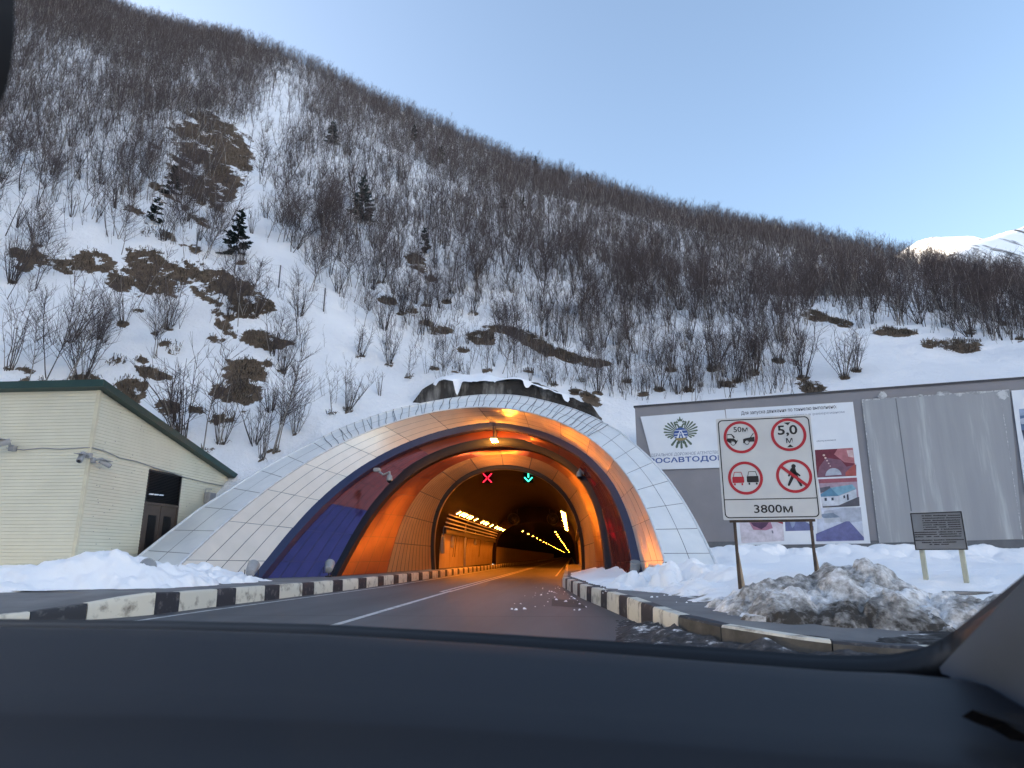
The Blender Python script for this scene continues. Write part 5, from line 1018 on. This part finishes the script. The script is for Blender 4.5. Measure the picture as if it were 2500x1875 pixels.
kind = np.where((cp[:, 0] < 700) & (cp[:, 1] > 560) & (RNG.uniform(0, 1, n_) < .3), 0, kind)
hgt = np.where(kind == 0, RNG.uniform(3.2, 6.6, n_), np.where(kind == 1, RNG.uniform(1.5, 3.4, n_), RNG.uniform(1.8, 4.6, n_))) * np.interp(vv, [0, .5, .8, 1], [1.05, 1.0, .85, .72])
kind = np.where(small, 2, kind); hgt = np.where(small, RNG.uniform(.7, 2.2, n_), hgt); size = hgt / dist; inside = (cp[:, 0] > -40) & (cp[:, 0] < 2540) & (cp[:, 1] > 0) & (cp[:, 1] < 1190)
# large shrubs placed where the photograph shows them
hp = [(hill_hit(x, y), k, h) for x, y, k, h in HAND]
order = np.argsort(-np.where(inside, size, 0)); NI = 300 - len(hp); near_ = order[:NI]; rest = order[NI:]
def proto(S, name): V, Q, m = S.mesh(3); return np_mesh(name, V, Q, VM, m, True)
PR = {0: [proto(birch(100 + i, 6.0, 30, 6, 1.0, i % 3 != 1, 1 + i % 3), 'bare_birch') for i in range(9)], 1: [proto(clump(200 + i, 3.0, 9 + i % 5 * 3, 7, .8, .26 + .10 * (i % 4)), 'bare_shrub') for i in range(12)], 2: [proto(sapling(300 + i, 3.4, .9, 15), 'bare_sapling') for i in range(10)]}
NOM = {0: 6.0, 1: 3.0, 2: 3.4}; NMK = {0: 'bare_birch', 1: 'bare_shrub', 2: 'bare_sapling'}
KL = {0: ('bare pale-barked birch', 'birch'), 1: ('leafless many-stemmed shrub', 'shrub'), 2: ('thin leafless sapling', 'sapling')}
def zone(px):
    x, y = px
    if x < 640 and y > 880: return 'on the snow just above the cream building roof'
    if x < 640: return 'among the brown turf patches above the cream building'
    if x < 960: return 'along the snowy gully beside the tunnel arch'
    if x < 1480: return 'on the snowy slope above the crown of the arch'
    if x < 2000: return 'in the thicket above the agency poster and road sign'
    return 'on the snow slope above the blank end of the grey building'
def plant(p, k, h, i):
    me = PR[k][i % len(PR[k])]; o = link(NMK[k], me); o.location = p; s = h / NOM[k]; o.scale = (s * RNG.uniform(.9, 1.15),) * 2 + (s,); a = math.atan2(p[0], p[1]); o.rotation_euler = (RNG.normal(.05, .05), RNG.normal(0, .06), RNG.uniform(-.9, .9) - a)
    z = zone(proj(np.array(p))); tag(o, KL[k][0] + ' ' + z, KL[k][1], KL[k][1] + 's ' + z)
for i, (p, k, h) in enumerate(hp): plant(p, k, h, i)
for i, j in enumerate(near_): plant(Vector(CP[j]), int(kind[j]), float(hgt[j]), i)
# the wood that covers the rest of the mountainside: one mass
FAR = {0: [birch(400 + i, 6.0, 12, 3, 1.35, i % 4 != 1).mesh(3) for i in range(9)], 1: [clump(500 + i, 3.0, 7 + i, 2, 1.2, .20 + .05 * i).mesh(3) for i in range(8)], 2: [sapling(600 + i, 3.4, 1.25, 6).mesh(3) for i in range(10)]}
VV, QQ, MMi = [], [], []; off = 0
for k in (0, 1, 2):
    for vi, (V, Q, m) in enumerate(FAR[k]):
        ids = rest[(kind[rest] == k) & (np.arange(len(rest)) % len(FAR[k]) == vi)]
        if not len(ids): continue
        a = RNG.uniform(-PI, PI, len(ids)) * .4 + RNG.choice([0, PI], len(ids)) * 0; s = (hgt[ids] / NOM[k]); c, sn_ = np.cos(a), np.sin(a); wx = s * RNG.uniform(.85, 1.2, len(ids))
        X = (V[None, :, 0] * c[:, None] - V[None, :, 1] * sn_[:, None]) * wx[:, None]; Y = (V[None, :, 0] * sn_[:, None] + V[None, :, 1] * c[:, None]) * wx[:, None]; Zz = V[None, :, 2] * s[:, None]
        lx, ly = RNG.normal(0, .07, (2, len(ids))); X = X + lx[:, None] * Zz; Y = Y + ly[:, None] * Zz
        P = np.stack([X, Y, Zz], -1) + CP[ids][:, None, :]; VV.append(P.reshape(-1, 3)); QQ.append(((np.arange(len(ids)) * len(V))[:, None, None] + Q[None] + off).reshape(-1, 4)); MMi.append(np.tile(m, len(ids))); off += len(ids) * len(V)
VV = np.concatenate(VV); QQ = np.concatenate(QQ); MMi = np.concatenate(MMi)
print('trees', n_, 'wood verts', len(VV))
tag(link('hillside_wood', np_mesh('hillside_wood', VV, QQ, VM, MMi, True)), kind='stuff')
# dead grass lying over the bare turf
NG = 260000; gph = RNG.uniform(-47, 37, NG); g_eb, g_rb, g_e1, g_r1 = hill_par(gph); gr = g_rb + (g_r1 - g_rb) * RNG.uniform(.0, .75, NG) ** 1.3; GPp = hill_xyz(gph, gr); gpx = proj(GPp)
gb_ = bare_field(gpx[:, 0], gpx[:, 1]) + .5 * fbm(GPp[:, 0] / 2, GPp[:, 1] / 2, 12, 3); gs_ = gb_ > .82; GPp = GPp[gs_]; ng = len(GPp); dn = np.stack([-np.sin(np.radians(gph[gs_])), -np.cos(np.radians(gph[gs_])), -.25 * np.ones(ng)], -1)
l_ = RNG.uniform(.25, .75, (ng, 1)); sd_ = RNG.normal(0, .22, (ng, 3)); sd_[:, 2] = np.abs(sd_[:, 2]) * 1.2; tip = GPp + (dn + sd_) * l_; mid_ = GPp + np.array([0, 0, .16]) + (dn + sd_) * l_ * .45; wv = np.stack([dn[:, 1], -dn[:, 0], 0 * dn[:, 0]], -1) * RNG.uniform(.008, .022, (ng, 1))
Vg = np.stack([GPp - wv, GPp + wv, mid_ + wv * .8, mid_ - wv * .8, tip + wv * .2, tip - wv * .2], 1).reshape(-1, 3); k6 = (np.arange(ng) * 6)[:, None]; Qg = np.concatenate([k6 + np.array([[0, 1, 2, 3]]), k6 + np.array([[3, 2, 4, 5]])])
gm = np.tile(RNG.choice([0, 1, 2], ng, p=[.55, .35, .1]), 2); GM = [M('dead_grass', (.15, .118, .085), .9, (.11, .085, .06), 2), M('dead_grass_dark', (.095, .073, .054), .9), M('dead_grass_pale', (.22, .18, .125), .9)]
tag(link('dry_grass', np_mesh('dry_grass', Vg, Qg, GM, gm, False)), kind='stuff')
# conifers
def spruce(seed, H, frost=0.0, gap=.35, w=.26):
    rnd = random.Random(seed); S = Seg(); pts, _ = S.path(np.array([0, 0, -.2]), np.array([0, 0, 1.]), H, 8, .09 * H / 7, .012, 0, 0, .02, rnd); fv = []; ff = []; fm = []
    n = int(H * 11)
    for i in range(n):
        t = .10 + .89 * (i / n); z = H * t - .2; L = H * w * (1 - t) ** .85 * rnd.uniform(.65, 1.15) + .12; a = rnd.uniform(0, 2 * PI); e = rnd.uniform(-.30, .05) + .5 * t
        d = np.array([math.cos(a) * math.cos(e), math.sin(a) * math.cos(e), math.sin(e)]); p = np.array([0, 0, z]); bp, bd = S.path(p, d, L, 3, .016, .006, 0, .05, .05, rnd); side = np.cross(d, [0, 0, 1]); side /= np.linalg.norm(side)
        for q in range(int(L * 55) + 8):
            f = rnd.uniform(.12, 1.02); c = p + (bp[-1] - p) * f + np.array([0, 0, rnd.gauss(0, .02)]); sg = rnd.choice((-1, 1)); ll = L * .32 * (1.15 - f) + .13
            dd = d * rnd.uniform(.5, 1) + side * sg * rnd.uniform(.3, 1) + np.array([0, 0, rnd.uniform(-.35, .25)]); dd /= np.linalg.norm(dd); up_ = np.array([rnd.gauss(0, .5), rnd.gauss(0, .5), 1.]); nn = np.cross(dd, up_); nn /= np.linalg.norm(nn); wd = .045
            o = len(fv); fv += [c - nn * wd * .4, c + dd * ll * .6 - nn * wd, c + dd * ll, c + dd * ll * .6 + nn * wd, c + nn * wd * .4]; ff.append([o, o + 1, o + 2, o + 3]); ff.append([o, o + 2, o + 3, o + 4]); k = 1 if rnd.random() < frost else 0; fm += [k, k]
    return S, np.array(fv), np.array(ff), fm
for i, (px, pb, pt_, frost, lb) in enumerate([(575, 628, 500, 0, 'dark green spruce standing alone beside the snowy gully'), (881, 545, 415, .5, 'tall snow-dusted spruce rising out of the grey wood'), (1035, 622, 545, 0, 'dense dark spruce over a bare earth bank on the slope above the arch'), (378, 545, 475, .05, 'small thin spruce between streaks of brown turf'), (418, 478, 400, 0, 'ragged dark spruce at the foot of the big brown turf slope'), (1277, 515, 475, 0, 'dark spruce top showing in the middle of the brown wood'), (1230, 510, 478, 0, 'faint spruce top just beside the darker one in the brown wood'),
        (1434, 455, 415, 0, 'dark conifer breaking the skyline, lower of the pair on the ridge'), (1372, 440, 405, 0, 'dark conifer breaking the skyline, upper of the pair on the ridge'), (1308, 412, 376, 0, 'small conifer topmost on the ridge skyline'), (1075, 400, 350, 0, 'dim conifer in the wood below the steep ridge'), (1010, 345, 300, 0, 'dim high conifer near the ridge above the frosted spruce'), (810, 355, 290, .45, 'snow-dusted conifer high in the wood beside the upper gully')]):
    P = hill_hit(px, pb); dd = (P - Vector(CAM)).length; H = (pb - pt_) / F * dd * .92 * 1.05
    o = thing('spruce_tree', lb, 'spruce', P, 0, 'evergreen conifers on the slope'); S, fv, ff, fm = spruce(900 + i, H, frost, w=.30 if i not in (2,) else .24); V, Q, m = S.mesh(4)
    link('trunk', np_mesh('trunk', V, Q, VM, m), o); link('crown', np_mesh('crown', fv, ff, [MT['needle'], MT['needles_snow']], fm, False), o)
# fences against rockfall on the slope
def fence(pts, h, label):
    g = [hill_hit(x, y) for x, y in pts]; o = thing('wire_fence', label, 'fence', g[0]); mb = MB()
    for p in g: MB().tube([p - Vector((0, 0, .3)), p + Vector((0, 0, h))], .06, 8).build('post', MT['wire'], o, sm=True)
    for a, b in zip(g[:-1], g[1:]):
        for f in (1.0, .66, .33, .05):
            mb.tube([a.lerp(b, t) + Vector((0, 0, h * f - .35 * math.sin(PI * t) * f)) for t in np.linspace(0, 1, 9)], .006, 4)
        for k in range(1, 24):
            t = k / 24; q = a.lerp(b, t); dz = .35 * math.sin(PI * t); mb.tube([q + Vector((0, 0, .03)), q + Vector((0, 0, h - dz))], .003, 3)
    mb.build('wire_mesh', MT['wire'], o)
fence([(478, 617), (572, 668), (680, 704), (790, 760)], 1.9, 'sagging wire fence with grey posts across the gully')
fence([(1960, 745), (2016, 736), (2100, 748), (2190, 752), (2300, 760)], 1.6, 'dim wire netting fence running through the bushes below the ridge')
fence([(2300, 800), (2412, 810), (2520, 822)], 1.7, 'low wire fence above the dark eroded bank')
SC.frame_set(1)
